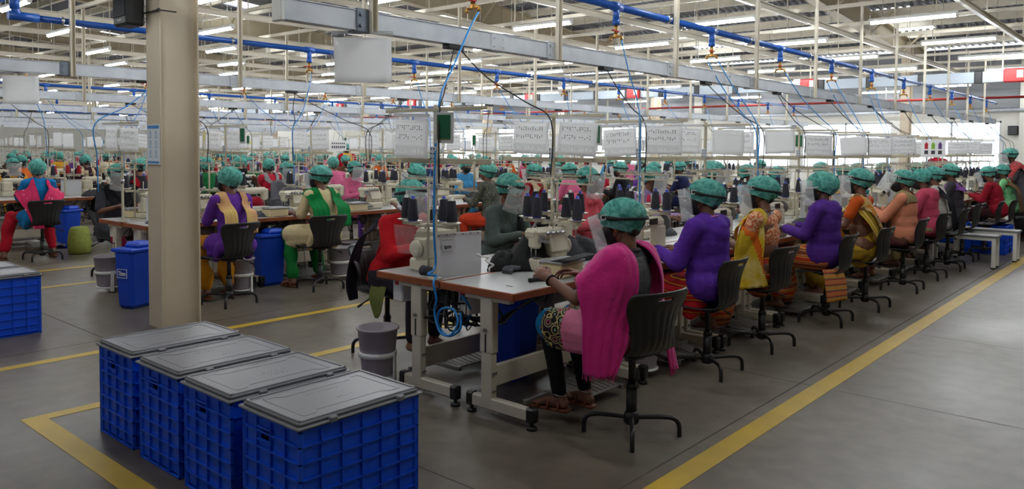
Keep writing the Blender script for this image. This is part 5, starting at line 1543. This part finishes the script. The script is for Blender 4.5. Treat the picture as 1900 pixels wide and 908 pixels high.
# ------------------------------------------------------------------ pouches, panels, buckets, bins, boxes
M_pouch = film('clear_pouch', (.97, .98, .99), .9, .1, bump=.7, bscale=14)
M_paper = translucent_paper('white_paper', srgb(250, 250, 250), .6)
M_print = mat('grey_print', srgb(150, 148, 150), .8)
M_printd = mat('dark_print', srgb(70, 68, 70), .8)
M_green = mat('green_card', srgb(6, 96, 62), .7)
M_yel = mat('lime_note', srgb(214, 222, 60), .7)
def crumple(w, h, nx, nz, amp, seed, top_flat=True):
    rnd = random.Random(seed); ph = [(rnd.uniform(-9, 9), rnd.uniform(-14, 14), rnd.uniform(0, 6), rnd.uniform(.4, 1)) for _ in range(6)]
    G = []
    for i in range(nz+1):
        z = h*(1-i/nz); row = []
        for j in range(nx+1):
            x = -w/2+w*j/nx; f = (1-z/h)*.8+.2
            d = sum(a*math.sin(p*x*4+q*z*4+r) for p, q, r, a in ph)*amp*f
            row.append((x+.006*math.sin(9*z+ph[0][2])*f, d, z-.004*abs(math.sin(7*x/w+ph[1][2]))))
        G.append(row)
    return G
def build_list_pouch(seed, w=.36, h=.27, blank=False):
    """clear punched pouch with a printed list inside; origin at the top rail, faces -y"""
    root = thing('document_pouch', '', 'pouch')
    rnd = random.Random(seed)
    G = crumple(w-.03, h-.03, 8, 6, .0016, seed); G = [[(x, y, z-h+.01) for x, y, z in r] for r in G]
    p = MB().sheet(G, .0012)
    if not blank:
        def quad(x0, z0, x1, z1, m):
            p.add([(x0, -.0075, z0), (x1, -.0075, z0), (x1, -.0075, z1), (x0, -.0075, z1)], [(0, 1, 2, 3)], m)
        n = 12
        for r in range(3):
            for rr in range(3 if r < 2 else 0):
                for q in range(n):
                    if rnd.random() < .38: continue
                    x = -w*.40+w*.72*q/n+.01; z = -.055-.06*r-.011*rr; quad(x, z, x+.010, z-.0065, 2)
        for q in range(34):
            x = -w*.42+w*.84*q/34; hh = rnd.uniform(.02, .05); quad(x, -h*.68-hh, x+.0022, -h*.68, 1)
        for r in range(3):
            z = -.035-.06*r; quad(-w*.43, z, w*.43, z-.0007, 1)
    obj('printed_list' if not blank else 'blank_sheet', p, [M_paper, M_print, M_printd], root)
    G = crumple(w, h, 12, 9, .003, seed+50); G = [[(x, y-.012, z-h+.015) for x, y, z in r] for r in G]
    q = MB().sheet(G, .0008)
    obj('sleeve', q, M_pouch, root)
    s = MB().box((0, -.004, .01), (w, .004, .02))
    obj('punched_edge', s, mat('pouch_edge', srgb(208, 210, 212), .4), root)
    return root
def build_green_card():
    root = thing('green_card_sleeve', '', 'card')
    obj('card', MB().box((0, 0, -.085), (.085, .003, .15)), M_green, root)
    obj('backing', MB().box((0, .004, -.09), (.125, .002, .19)), mat('card_backing', srgb(206, 208, 206), .4), root)
    obj('trim', MB().box((-.041, -.0018, -.085), (.004, .001, .15)).box((0, -.0018, -.16), (.085, .001, .004)), mat('card_trim', srgb(150, 110, 40), .6), root)
    return root
def build_note():
    root = thing('lime_note', '', 'note')
    obj('sheet', MB().box((0, 0, -.06), (.09, .002, .12)), M_yel, root)
    obj('clip', MB().box((0, -.002, .003), (.02, .01, .016)), M_blackmetal, root)
    return root
def build_bucket():
    """grey bucket held in a white ring stand"""
    root = thing('waste_bucket', '', 'bucket')
    prof = [(.10, .0), (.105, .01), (.135, .31), (.146, .315), (.146, .327), (.13, .325), (.1, .02), (.0, .015)]
    obj('pail', MB().lathe([(max(r, .001), z+.07) for r, z in prof], n=24), M_grey, root)
    st = MB().lathe([(.124, .20), (.13, .20), (.13, .235), (.124, .235)], n=24)
    st.box((.128, 0, .125), (.012, .035, .22), bev=.003); st.box((.06, 0, .035), (.14, .04, .03), bev=.004)
    st.lathe([(.0001, .05), (.12, .05), (.12, .062), (.0001, .062)], n=20)
    obj('ring_stand', st, M_white, root)
    return root
M_bin = mat('bin_blue', srgb(16, 70, 190), .4)
def build_bin():
    root = thing('blue_bin', '', 'bin')
    b = MB().box((0, 0, .235), (.22, .30, .47), bev=.03, taper=(1.3, 1.22)).box((0, 0, .465), (.31, .39, .03), bev=.008)
    obj('tub', b, M_bin, root)
    obj('lid', MB().box((0, .05, .50), (.24, .24, .05), bev=.02, taper=(.8, .8)), M_bin, root)
    obj('handle', MB().tube(smoothpath([(-.135, -.1, .38), (-.17, -.1, .36), (-.175, -.1, .28), (-.15, -.1, .22), (-.125, -.1, .21)], 4), .008, 8), M_bin, root)
    return root
M_boxcream = mat('cream_box', srgb(216, 200, 156), .5)
def build_partbox():
    root = thing('parts_box', '', 'box')
    obj('tray', MB().box((0, 0, .047), (.17, .26, .094), bev=.012), M_boxcream, root)
    l = MB().box((0, 0, .102), (.185, .275, .014), bev=.005); l.box((0, 0, .112), (.15, .24, .008), bev=.003)
    obj('lid', l, mat('box_lid', srgb(150, 150, 154), .3), root)
    return root
def fabric_heap(seed, w, l, h, fold=5):
    """loose pile of cut cloth as one crumpled sheet mound"""
    rnd = random.Random(seed); nx, ny = 26, 26
    ph = [(rnd.uniform(-1, 1)*PI*fold, rnd.uniform(-1, 1)*PI*fold, rnd.uniform(0, 6), rnd.uniform(.3, 1)) for _ in range(7)]
    rings = []; c = 28; 
    prof = [(.0, 1.0), (.3, .96), (.55, .82), (.75, .6), (.9, .34), (1.0, .1), (1.0, .0)]
    for r, z in prof:
        ring = []
        for k in range(c):
            a = 2*PI*k/c
            q = 1+.16*math.sin(3*a+ph[0][2])+.1*math.sin(5*a+ph[1][2])
            x = r*math.cos(a); y = r*math.sin(a)
            d = sum(am*math.sin(p*x+qq*y+o) for p, qq, o, am in ph)/3
            ring.append((x*q*w/2, y*q*l/2, max(0.0, z*h*(1+.28*d)) if z > 0 else 0))
        rings.append(ring)
    return MB().loft(rings[::-1], 0, True, True)
M_darkcloth = mat('dark_cut_cloth', srgb(38, 38, 42), .85, bump=.6, bscale=30, var=.5, vscale=12, col2=srgb(62, 64, 70))
M_greycloth = mat('grey_cut_cloth', srgb(84, 86, 92), .85, bump=.6, bscale=30, var=.5, vscale=12, col2=srgb(52, 54, 60))
M_blackcloth = mat('black_cloth', srgb(14, 14, 16), .85, bump=.6, bscale=30)
# ------------------------------------------------------------------ bench blocks
BX = [-3.53, -8.73, -13.9, -19.0, -24.1, -29.2, -34.3]         # centre line of each block
BN = ['nearest', 'second', 'third', 'fourth', 'fifth', 'sixth', 'farthest']
P_table = build_table(); P_over = build_overlock(); P_lock = build_lockstitch(); P_post = build_post(); P_stand = build_stand()
P_cone = build_cone(M_cone, M_conebase); P_cone2 = build_cone(M_cone, M_conebase2); P_red = build_cone(M_cone_red, M_conebase2)
P_pouch = [build_list_pouch(s) for s in (3, 4, 5)]; P_blank = build_list_pouch(9, blank=True); P_green = build_green_card(); P_note = build_note()
P_bucket = build_bucket(); P_bin = build_bin(); P_box = build_partbox(); P_chair = build_chair()
PROTO_USED = set()
def place(proto, loc, rz, label, group=None):
    """the first use moves the prototype itself, later uses copy it with its parts"""
    if proto.name not in PROTO_USED:
        PROTO_USED.add(proto.name); proto.location = loc; proto.rotation_euler = (0, 0, rz); proto['label'] = label
        if group: proto['group'] = group
        return proto
    return dup(proto, loc, rz, label, None, group)
def drop_unused():
    for p in [P_table, P_over, P_lock, P_post, P_stand, P_cone, P_cone2, P_red, *P_pouch, P_blank, P_green, P_note, P_bucket, P_bin, P_box, P_chair]:
        if p.name not in PROTO_USED:
            for c in list(p.children): bpy.data.objects.remove(c)
            bpy.data.objects.remove(p)
NST = [14, 13, 14, 14, 14, 13, 13]
Y_START = [3.35, 3.55, 3.55, 4.75, 5.95, 7.15, 8.35]
rk = random.Random(21)
cone_i = 0
for b, cx in enumerate(BX):
    nst = NST[b]; ys = Y_START[b]
    y_first = 0
    if b == 2: ys = 3.55-1.2*0
    for k in range(nst):
        y = ys+1.2*k+.6
        nth = ORD[k]
        for side in (1, -1):
            sd = 'aisle side' if side > 0 else 'far side'
            tx = cx+side*.312
            t_ = place(P_table, (tx, y, 0), 0, 'white-topped sewing table, %s from the front, %s of the %s block' % (nth, sd, BN[b]), 'sewing tables')
            if side < 0:
                for ch in t_.children:
                    if ch.name.split('.')[0] == 'pedal': ch.location.x = -.44
            near = b < 2
            if b > 4: continue
            # machine
            mx = tx+side*.03; my = y+(.12 if side > 0 else -.05); rz = 0 if side > 0 else PI
            if not (b == 0 and k == 0):
                if (k*3+b+(side > 0)) % 3 != 1:
                    place(P_over, (mx, my, .78), rz, 'cream overlock machine on the %s %s table of the %s block' % (nth, sd, BN[b]), 'overlock machines')
                else:
                    place(P_lock, (mx, my, .78), rz, 'cream lockstitch machine on the %s %s table of the %s block' % (nth, sd, BN[b]), 'lockstitch machines')
            # cone stand behind the machine
            sx = cx+side*.17; sy = y+(.32 if side > 0 else -.38)
            if b == 0 and k == 0 and side < 0: sx, sy = cx-.27, y-.44
            place(P_stand, (sx, sy, 0), 0, 'cone stand behind the machine on the %s %s table of the %s block' % (nth, sd, BN[b]), 'cone stands')
            for q, (dx, dy) in enumerate(DISH):
                if b >= 3 and q % 2: continue
                if rk.random() < .18 and not (b == 0 and k < 2): continue
                pr_ = P_red if (b >= 2 and (q+k) % 2 == 0) else (P_cone if (cone_i*7) % 5 < 3 else P_cone2)
                nm = 'red' if pr_ is P_red else 'dark'
                place(pr_, (sx+dx, sy+dy, 1.1275), 0, '%s thread cone, %s dish of the %s %s stand, %s block' % (nm, ['first', 'second', 'third', 'last'][q], nth, sd, BN[b]), 'thread cones')
                cone_i += 1
            # small things under and on the table
            if near and not (b == 0 and k == 0):
                if ((k+side) % 2 == 0 or k < 3) and not (b == 0 and side > 0 and k != 1):
                    place(P_bucket, (tx+(.29 if side > 0 else -.2), y-.37, 0), rk.uniform(0, 6), 'grey waste bucket in a white ring stand under the %s %s table, %s block' % (nth, sd, BN[b]), 'grey buckets')
                if rk.random() < .6:
                    place(P_box, (tx+side*.18, y-.22, .78), rk.uniform(-.1, .1), 'cream parts box on the %s %s table of the %s block' % (nth, sd, BN[b]), 'cream parts boxes')
            if b < 4 and rk.random() < .75 and not (b == 0 and k == 0):
                h = fabric_heap(rk.randint(0, 999), rk.uniform(.22, .32), rk.uniform(.28, .42), rk.uniform(.05, .13))
                o = obj('cut_cloth_pile', h, rk.choice([M_darkcloth, M_greycloth, M_darkcloth]), loc=(tx+side*.05, y-.30 if side > 0 else y+.33, .7806))
                tag(o, 'heap of dark cut cloth on the %s %s table of the %s block' % (nth, sd, BN[b]), 'cloth', 'cut cloth piles')
        # post with pouches
        py = ys+1.2*k+.02
        pxo = cx-.055 if b == 0 else cx+.0
        place(P_post, (pxo, py, 0), 0, 'cream thread post with cross rails, %s along the %s block' % (nth, BN[b]), 'thread posts')
        for s in (-1, 1):
            if rk.random() < .12 and k > 4: continue
            a = rk.uniform(-.16, .16)
            if b == 0 and k == 0 and s > 0: continue
            if b == 0 and k == 1: a = .05
            pp = P_pouch[(k+s) % 3] if rk.random() < (.95 if b < 2 else .6) else P_blank
            z = 1.842+rk.uniform(-.03, .005)
            o_ = place(pp, (pxo+(.25 if s > 0 else -.19), py-.03, z), a, 'clear pouch with a printed list, %s side of the %s post, %s block' % ('right' if s > 0 else 'left', nth, BN[b]), 'document pouches'); o_.rotation_euler[1] = rk.uniform(-.07, .07)
        if (k*2+b) % 5 == 3:
            place(P_note, (pxo+rk.choice((-.42, .45)), py-.05, 1.80), rk.uniform(-.4, .4), 'lime yellow note clipped at the %s post of the %s block' % (nth, BN[b]), 'lime notes')
        if (k+b) % 2 == 0:
            s = 1 if (b == 0 and k == 0) else rk.choice((-1, 1))
            dx = .12 if (b == 0 and k == 0) else s*rk.uniform(.42, .46)
            place(P_green, (pxo+dx, py-.045, 1.83), rk.uniform(-.5, .5) if k else .5, 'dark green card in a sleeve at the %s post of the %s block' % (nth, BN[b]), 'green cards')
# ------------------------------------------------------------------ chairs for every seat
def seat_name(x, y, rz):
    b = min(range(7), key=lambda i: abs(x-BX[i]))
    k = max(0, round((y-4.0)/1.2))
    return b, k, 'aisle side' if rz > 0 else 'far side'
_seen = set()
for (x, y, rz, turn, _) in SEATS:
    b, k, sd = seat_name(x, y, rz)
    while (b, k, sd) in _seen: k += 1
    _seen.add((b, k, sd))
    c_ = place(P_chair, (x, y, 0), rz+turn, 'black ribbed swivel chair, %s along the %s of the %s block' % (ORD[k], sd, BN[b]), 'black swivel chairs')
    if abs(y-3.735) < .001:
        for ch in c_.children:
            if ch.name.split('.')[0] in ('shell', 'seat_plate', 'height_lever'): ch.location.z = -.04
for i, (x, y, a) in enumerate(((-2.42, 14.05, .1), (-2.34, 14.75, .0), (-2.05, 15.9, .25), (-2.0, 16.55, .1))):
    place(P_chair, (x, y, 0), FACE_L+a, 'empty black swivel chair near the blue crate stack, %s of four from the camera' % ORD[i].replace('nearest', 'first'), 'black swivel chairs')
# ------------------------------------------------------------------ things on and under the nearest bench
place(P_over, (-3.34, 4.20, .78), -.15, 'cream overlock machine in front of the woman in the pink shawl', 'overlock machines')
place(P_over, (-3.90, 3.66, .78), PI, 'cream sewing machine in front of the red sweater, beside the white panel', 'overlock machines')
place(P_box, (-3.10, 4.06, .78), .05, 'cream parts box with a grey lid at the elbow of the pink-shawled woman', 'cream parts boxes')
place(P_bucket, (-4.14, 3.36, 0), .4, 'grey waste bucket in a white ring under the red-sweatered woman', 'grey buckets')
M_panel = mat('white_panel', srgb(208, 209, 212), .45)
def text_mesh(s, size, m, name, parent, loc, rot, ext=.0006, bold=False):
    cu = bpy.data.curves.new('t', 'FONT'); cu.body = s; cu.size = size; cu.extrude = ext; cu.align_x = 'CENTER'; cu.align_y = 'CENTER'
    if bold: cu.offset = size*.022
    o = bpy.data.objects.new('t', cu); COL.objects.link(o)
    dg = bpy.context.evaluated_depsgraph_get(); me = bpy.data.meshes.new_from_object(o.evaluated_get(dg))
    bpy.data.objects.remove(o); bpy.data.curves.remove(cu)
    me.name = name; me.materials.clear(); me.materials.append(m)
    q = link(name, me, parent, loc); q.rotation_euler = rot
    return q
M_txt = mat('dark_green_ink', srgb(24, 56, 44), .6)
def panel(loc, rz, label, w=.38, h=.285, txt=None):
    r = thing('divider_panel', label, 'panel', loc, rz, 'white divider panels')
    p = MB().box((0, 0, h/2), (w, .006, h), bev=.002); p.box((0, -.004, h-.012), (w, .004, .02), 1)
    for q in range(6): p.cyl((-w*.42+w*.84*q/5, -.007, h-.012), (-w*.42+w*.84*q/5, -.008, h-.012), .0045, n=8, m=2)
    for s in (-1, 1): p.box((s*w*.42, .02, .006), (.03, .06, .012), 0)
    obj('board', p, [M_panel, mat('panel_rail', srgb(190, 186, 184), .5), M_dark], r)
    if txt:
        t = obj('label_card', MB().box((-w*.24, -.0045, h-.085), (.10, .002, .105)), M_paper, r)
        text_mesh(txt, .036, M_txt, 'lettering', t, (-w*.24+.004, -.0062, h-.088), (PI/2, 0, 0), bold=True)
        obj('card_lines', MB().box((-w*.24, -.0058, h-.043), (.085, .0006, .003)).box((-w*.24, -.0058, h-.118), (.085, .0006, .002)).box((-w*.24, -.0058, h-.126), (.06, .0006, .002)), M_print, t)
        obj('logo_arc', MB().tube([(-w*.24-.036+.014*math.cos(a), -.0062, h-.088+.016*math.sin(a)) for a in np.linspace(1.9, 4.6, 12)], .0016, 5), M_txt, t)
    return r
panel((-3.60, 3.59, .78), 1.42, 'white panel with a tpm label standing on the nearest bench beside the blue hose', txt='tpm')
panel((-8.77, 4.10, .78), 1.45, 'white panel with a small label on the second block, left of the column', w=.5, txt='Tpm')
rp = random.Random(4); nn = 0
for b, cx in enumerate(BX[:3]):
    for kk in range(1, 9):
        if b == 1 and kk == 1: continue
        if rp.random() < .3: continue
        y = 3.45+1.2*kk+.25
        panel((cx-.1, y, .78), PI/2+rp.uniform(-.3, .1), 'white divider panel between the benches, at the %s tables of the %s block' % (ORD[kk], BN[b]), w=.32, h=.26); nn += 1
# the wrapped black bundle
def bundle():
    r = thing('wrapped_bundle', 'black cloth bundle with a pale strap, on the nearest bench behind the parts box', 'bundle', (-3.48, 4.22, .78))
    h = fabric_heap(17, .44, .42, .21, 6); obj('cloth', h, M_blackcloth, r)
    h = fabric_heap(23, .25, .34, .12, 6); h.v = [(x-.1, y-.17, z) for x, y, z in h.v]; obj('fold', h, M_blackcloth, r)
    P = [(.06+.02*math.sin(a*2), .17*math.cos(a), max(.002, .232*math.sin(a)**.8 if math.sin(a) > 0 else 0)) for a in np.linspace(.35, PI-.25, 14)]
    obj('strap', MB().sheet([[V(*p)+V(-.006, 0, .004), V(*p)+V(.006, 0, .004)] for p in P], .003), M_white, r)
    s = MB()
    for q in range(3): s.tube(smoothpath([(.02+.03*q, -.24, .03), (.0+.03*q, -.30, .025), (.04+.03*q, -.36, .012)], 4), .014, 7)
    obj('grey_tie', s, M_greycloth, r)
bundle()
tag(obj('cloth_strip', MB().tube(smoothpath([(-.1, -.02, .012), (-.03, 0.0, .013), (.04, .0, .012), (.1, .02, .012)], 4), .013, 8), M_blackcloth, loc=(-3.05, 3.80, .782), rz=.95), 'rolled dark cloth strip lying near the front edge of the nearest bench', 'cloth')
def lying_cone():
    r = thing('thread_cone', 'dark thread cone lying on its side by the post foot on the nearest bench', 'thread cone', (-3.68, 3.40, .822), 0, 'thread cones')
    R = Matrix.Rotation(PI/2, 3, 'Y') @ Matrix.Rotation(.02, 3, 'X')
    obj('thread', MB().lathe([(.03, -.06), (.034, -.055), (.027, .06), (.02, .063)], n=16, M=R), M_cone, r)
    obj('core', MB().lathe([(.016, -.075), (.018, -.06), (.014, .085), (.011, .085)], n=12, M=R), M_conebase2, r)
lying_cone()
def cable_bundle():
    r = thing('cable_bundle', 'tangle of dark cables hanging under the joint of the nearest bench tables', 'cables', (-3.56, 3.42, .66))
    rr = random.Random(9)
    for q in range(11):
        n = rr.randint(4, 6); P = [(rr.uniform(-.16, .22), rr.uniform(-.04, .16), rr.uniform(-.20, .05)) for _ in range(n)]
        P = [(P[0][0], P[0][1], .07)]+P+[(P[-1][0], P[-1][1], .07)]
        obj('cable', MB().tube(smoothpath(P, 5), rr.choice((.004, .006, .008)), 6), rr.choice((M_cord, M_cord, mat('grey_cable', srgb(110, 110, 112), .5), M_hose)), r)
    obj('transformer', MB().box((-.02, .09, .0), (.16, .10, .10), bev=.012), M_blackmetal, r)
    obj('tray', MB().box((0, .06, .065), (.4, .16, .006)), M_galv, r)
cable_bundle()
def coil():
    P = [V(.018*math.cos(t*9), .018*math.sin(t*9), 0)+V(.0+.05*math.sin(t), .10*t-.02*t*t, .12*math.cos(t*.8)) for t in np.linspace(0, 1.9, 150)]
    tag(obj('spiral_tube', MB().tube(P, .006, 5), M_white, loc=(-3.52, 3.66, .80)), 'white spiral tube beside the white panel on the nearest bench', 'tube')
coil()
tag(obj('plastic_bag', MB().sheet([[V(x, y+.012*math.sin(9*x+z*20), z) for x in np.linspace(-.09, .09, 8)] for y, z in zip(np.linspace(0, .02, 8), np.linspace(.0, -.2, 8))], .001), M_pouch, loc=(-4.02, 3.50, 1.09), rz=.2), 'crumpled clear plastic bag hanging from the cone rack by the red sweater', 'bag')
def fallen_cloth(seed, loc, w, l, h, label, m=M_darkcloth):
    tag(obj('cut_cloth_pile', fabric_heap(seed, w, l, h), m, loc=loc), label, 'cloth', 'cut cloth piles')
fallen_cloth(5, (-3.52, 4.78, .7806), .34, .44, .16, 'dark cloth heap behind the overlock machine of the pink-shawled woman')
# black work held in the hands of the pink-shawled woman
tag(obj('garment_piece', MB().sheet([[V(x, y, .012*math.sin(8*x)+.01*math.cos(9*y)-.25*max(0, y-.04)) for x in np.linspace(-.14, .14, 12)] for y in np.linspace(-.06, .12, 8)], .004), M_blackcloth, loc=(-2.99, 4.06, .905), rz=1.45), 'black garment piece held at the needle by the pink-shawled woman', 'cloth')
# bins, bags and buckets of the second and third block
b_ = place(P_bin, (-7.93, 3.36, 0), .35, 'blue bin with a lid and white mark, under the second block beside the column', 'blue bins')
b_.scale = (.88, .9, 1.25)
def bin_mark():
    b = [o for o in SC.objects if o.name.startswith('blue_bin') and o.parent is None][0]
    m = MB()
    for (x0, z0, x1, z1) in ((-.07, .25, .07, .254), (-.07, .316, .07, .32), (-.072, .25, -.068, .32), (.068, .25, .072, .32)): m.box(((x0+x1)/2, -.186, (z0+z1)/2), (x1-x0, .006, z1-z0))
    o = obj('mark_frame', m, M_white, b)
    text_mesh('Timo', .05, M_white, 'lettering', b, (0, -.187, .284), (PI/2, 0, 0), .003, True)
for i, (x, y, lab) in enumerate(((-8.08, 4.95, 'blue bin under the second block between the purple and cream-clad women'), (-3.56, 4.12, 'blue bin beneath the nearest bench behind the pink-shawled woman'), (-13.3, 4.6, 'blue bin beneath the third block behind the pink dupatta'))):
    place(P_bin, (x, y, 0), .2*i, lab, 'blue bins')
bin_mark()
for i, (x, y, lab) in enumerate(((-8.98, 3.5, 'grey bucket in a white ring at the near end of the second block'), (-7.78, 4.42, 'grey bucket in a white ring behind the chair of the purple-topped woman'), (-7.80, 5.74, 'grey bucket in a white ring behind the chair of the cream kurta'))):
    place(P_bucket, (x, y, 0), .5*i, lab, 'grey buckets')
def sack():
    h = MB().lathe([(.12, 0), (.15, .02), (.16, .15), (.14, .3), (.12, .38), (.10, .40), (.001, .39)], n=22)
    h.v = [(x*(1+.08*math.sin(9*math.atan2(y, x)+z*20)), y*(1+.08*math.sin(7*math.atan2(y, x)-z*14)), z) for x, y, z in h.v]
    tag(obj('green_sack', h, mat('olive_sack', srgb(150, 160, 70), .7, var=.6, vscale=22, col2=srgb(110, 120, 40)), loc=(-12.42, 4.45, 0)), 'olive green plastic sack on the floor beside the pink dupatta', 'sack')
    tag(obj('water_bottle', MB().lathe([(.034, 0), (.036, .01), (.036, .17), (.02, .2), (.016, .205), (.018, .21), (.018, .24), (.001, .242)], n=16), M_red, loc=(-7.92, 6.02, 0)), 'red metal water bottle on the floor under the second block', 'bottle')
sack()
# ------------------------------------------------------------------ notices, speaker, sheets overhead
def column_things():
    r = thing('wall_notice', 'white notice with a blue band and six pictures taped to the column', 'notice', (-6.885, 3.083, 1.625))
    blue = mat('notice_blue', srgb(70, 140, 205), .6); pale = mat('notice_figure', srgb(176, 200, 216), .7)
    obj('sheet', MB().box((0, 0, 0), (.245, .003, .35)), mat('notice_paper', srgb(222, 226, 232), .6), r)
    obj('header', MB().box((0, -.002, .155), (.225, .001, .028)).box((0, -.002, -.155), (.225, .001, .018)), blue, r)
    for i in range(6):
        x = -.055+.11*(i % 2); z = .095-.085*(i//2)
        p = MB().lathe([(.0, 0), (.022, 0)], (x, -.0022, z+.01), 16, caps=False, M=Euler((PI/2, 0, 0)).to_matrix())
        p.box((x, -.0022, z-.02), (.035, .0006, .018)); p.box((x, -.0022, z-.036), (.07, .0006, .004), 1)
        obj('picture', p, [pale, blue], r)
    r = thing('wall_speaker', 'black loudspeaker box strapped to the column at upper left', 'speaker', (-7.15, 3.0, 2.86))
    obj('cabinet', MB().box((0, 0, 0), (.28, .17, .38), bev=.02, taper=(1, 1)), M_black, r)
    obj('grille', MB().box((0, -.088, .03), (.24, .008, .29), bev=.006), mat('speaker_grille', srgb(30, 30, 33), .6, bump=.8, bscale=300), r)
    obj('badge', MB().box((.02, -.0885, -.145), (.05, .004, .008)).lathe([(.0, 0), (.008, 0)], (-.02, -.0905, -.145), 10, caps=False, M=Euler((PI/2, 0, 0)).to_matrix()), M_white, r)
    obj('strap', MB().box((.25, .075, -.075), (.32, .008, .012)).cyl((.405, .07, -.075), (.43, .07, -.075), .014, n=8).box((.41, .15, -.075), (.012, .16, .012)), M_blackmetal, r)
column_things()
P2 = build_list_pouch(40, .40, .32, blank=True)
P2.location = (-4.05, 3.16, 2.345); P2.rotation_euler = (0, 0, .72); P2['label'] = 'blank clear pouch hanging from the nearest busbar'; P2['group'] = 'document pouches'
dup(P2, (-9.1, 2.72, 2.345), .75, 'blank clear pouch hanging from the second busbar at the far left')
hk = MB().cyl((-4.05, 3.06, 2.345), (-4.05, 3.06, 2.37), .004, n=6)
def colour_sheet():
    r = thing('hanging_notice', 'white sheet with red, green and violet bottle pictures hung beyond the aisle-side row', 'notice', (-3.2, 14.13, 1.80), .1)
    obj('sheet', MB().box((0, 0, -.14), (.36, .002, .28)), M_paper, r)
    for i, c in enumerate(((190, 40, 50), (130, 180, 50), (90, 60, 130))):
        x = -.10+.10*i; m = mat('picture_%d' % i, srgb(*c), .7)
        obj('picture', MB().box((x, -.003, -.10), (.05, .002, .09)).box((x, -.003, -.045), (.022, .002, .02)).box((x, -.003, -.20), (.055, .002, .06), 1), [m, M_printd], r)
    r = thing('hanging_placard', 'white placard with bold black lettering above the benches, beside the yellow-backed figure', 'notice', (-14.1, 10.35, 1.74), .9)
    obj('board', MB().box((0, 0, -.1), (.34, .004, .23)), M_paper, r)
    obj('string', MB().tube([(-.12, 0, .015), (0, 0, .62), (.12, 0, .015)], .002, 5), M_cord, r)
    b = MB(); rr = random.Random(3)
    for row, z in ((0, -.05), (1, -.13)):
        for q in range(7): b.box((-.13+.042*q, -.003, z), (.026, .001, .05 if row else .03)); 
    obj('print', b, M_printd, r)
colour_sheet()
# ------------------------------------------------------------------ benches and crate stack at the far right
def low_bench(loc, label):
    r = thing('white_bench', label, 'bench', loc, 0, 'white low benches')
    obj('top', MB().box((0, 0, .445), (.86, .30, .03), bev=.004), mat('bench_top', srgb(120, 122, 124), .4), r)
    f = MB()
    for s in (-1, 1): f.box((0, s*.12, .41), (.80, .04, .04)); f.box((s*.39, 0, .41), (.04, .26, .04))
    obj('frame', f, M_white, r)
    for sx in (-1, 1):
        for sy in (-1, 1):
            l = obj('leg', MB().box((sx*.385, sy*.12, .21), (.05, .05, .42), bev=.004), M_white, r)
            obj('foot_cap', MB().box((sx*.385, sy*.12, .012), (.056, .056, .024), bev=.004), M_blackmetal, l)
low_bench((-2.40, 12.50, 0), 'white low bench with a grey top, nearer one beside the aisle-side row')
low_bench((-2.30, 13.52, 0), 'white low bench with a grey top, farther one in front of the blue crates')
def stack():
    for i, (x, n) in enumerate(((-2.38, 2), (-2.86, 2))):
        for j in range(n):
            r = thing('storage_crate', '%s blue open crate of the %s stack beyond the white benches' % ('lower' if j == 0 else 'upper', 'right-hand' if i == 0 else 'left-hand'), 'crate', (x, 14.52, .225*j), 0, 'blue open crates')
            obj('body', crate_body(.46, .66, .22, rows=3), M_crate, r)
        tag(obj('cut_cloth_pile', fabric_heap(60+i, .36, .54, .16), M_darkcloth, loc=(x, 14.52, .24)), 'dark cloth heap in the top crate of the %s stack' % ('right-hand' if i == 0 else 'left-hand'), 'cloth', 'cut cloth piles')
stack()
tag(obj('folded_jacket', fabric_heap(71, .34, .46, .3), cloth(30, 34, 60), loc=(-2.0, 16.0, .46)), 'dark blue jacket dropped on the empty chairs beyond the crates', 'jacket')
tag(obj('folded_cloth', fabric_heap(72, .25, .34, .06), M_darkcloth, loc=(-2.5, 12.5, .461)), 'dark cloth left on the nearer white bench', 'cloth')
# wall fittings on the far wall
def far_bits():
    r = thing('wall_speaker', 'small black loudspeaker on the far wall right of the windows', 'speaker', (-4.35, 29.33, 2.30))
    obj('cabinet', MB().box((0, 0, 0), (.28, .2, .30), bev=.02), M_black, r); obj('bracket', MB().box((0, .1, 0), (.06, .18, .06)), M_blackmetal, r)
    r = thing('framed_notice', 'small framed notice on the far wall below the loudspeaker', 'notice', (-4.0, 29.46, 1.55))
    obj('frame', MB().box((0, 0, 0), (.5, .03, .34), bev=.006), M_galv, r); obj('sheet', MB().box((0, -.017, 0), (.42, .004, .26)), M_paper, r)
far_bits()
drop_unused()
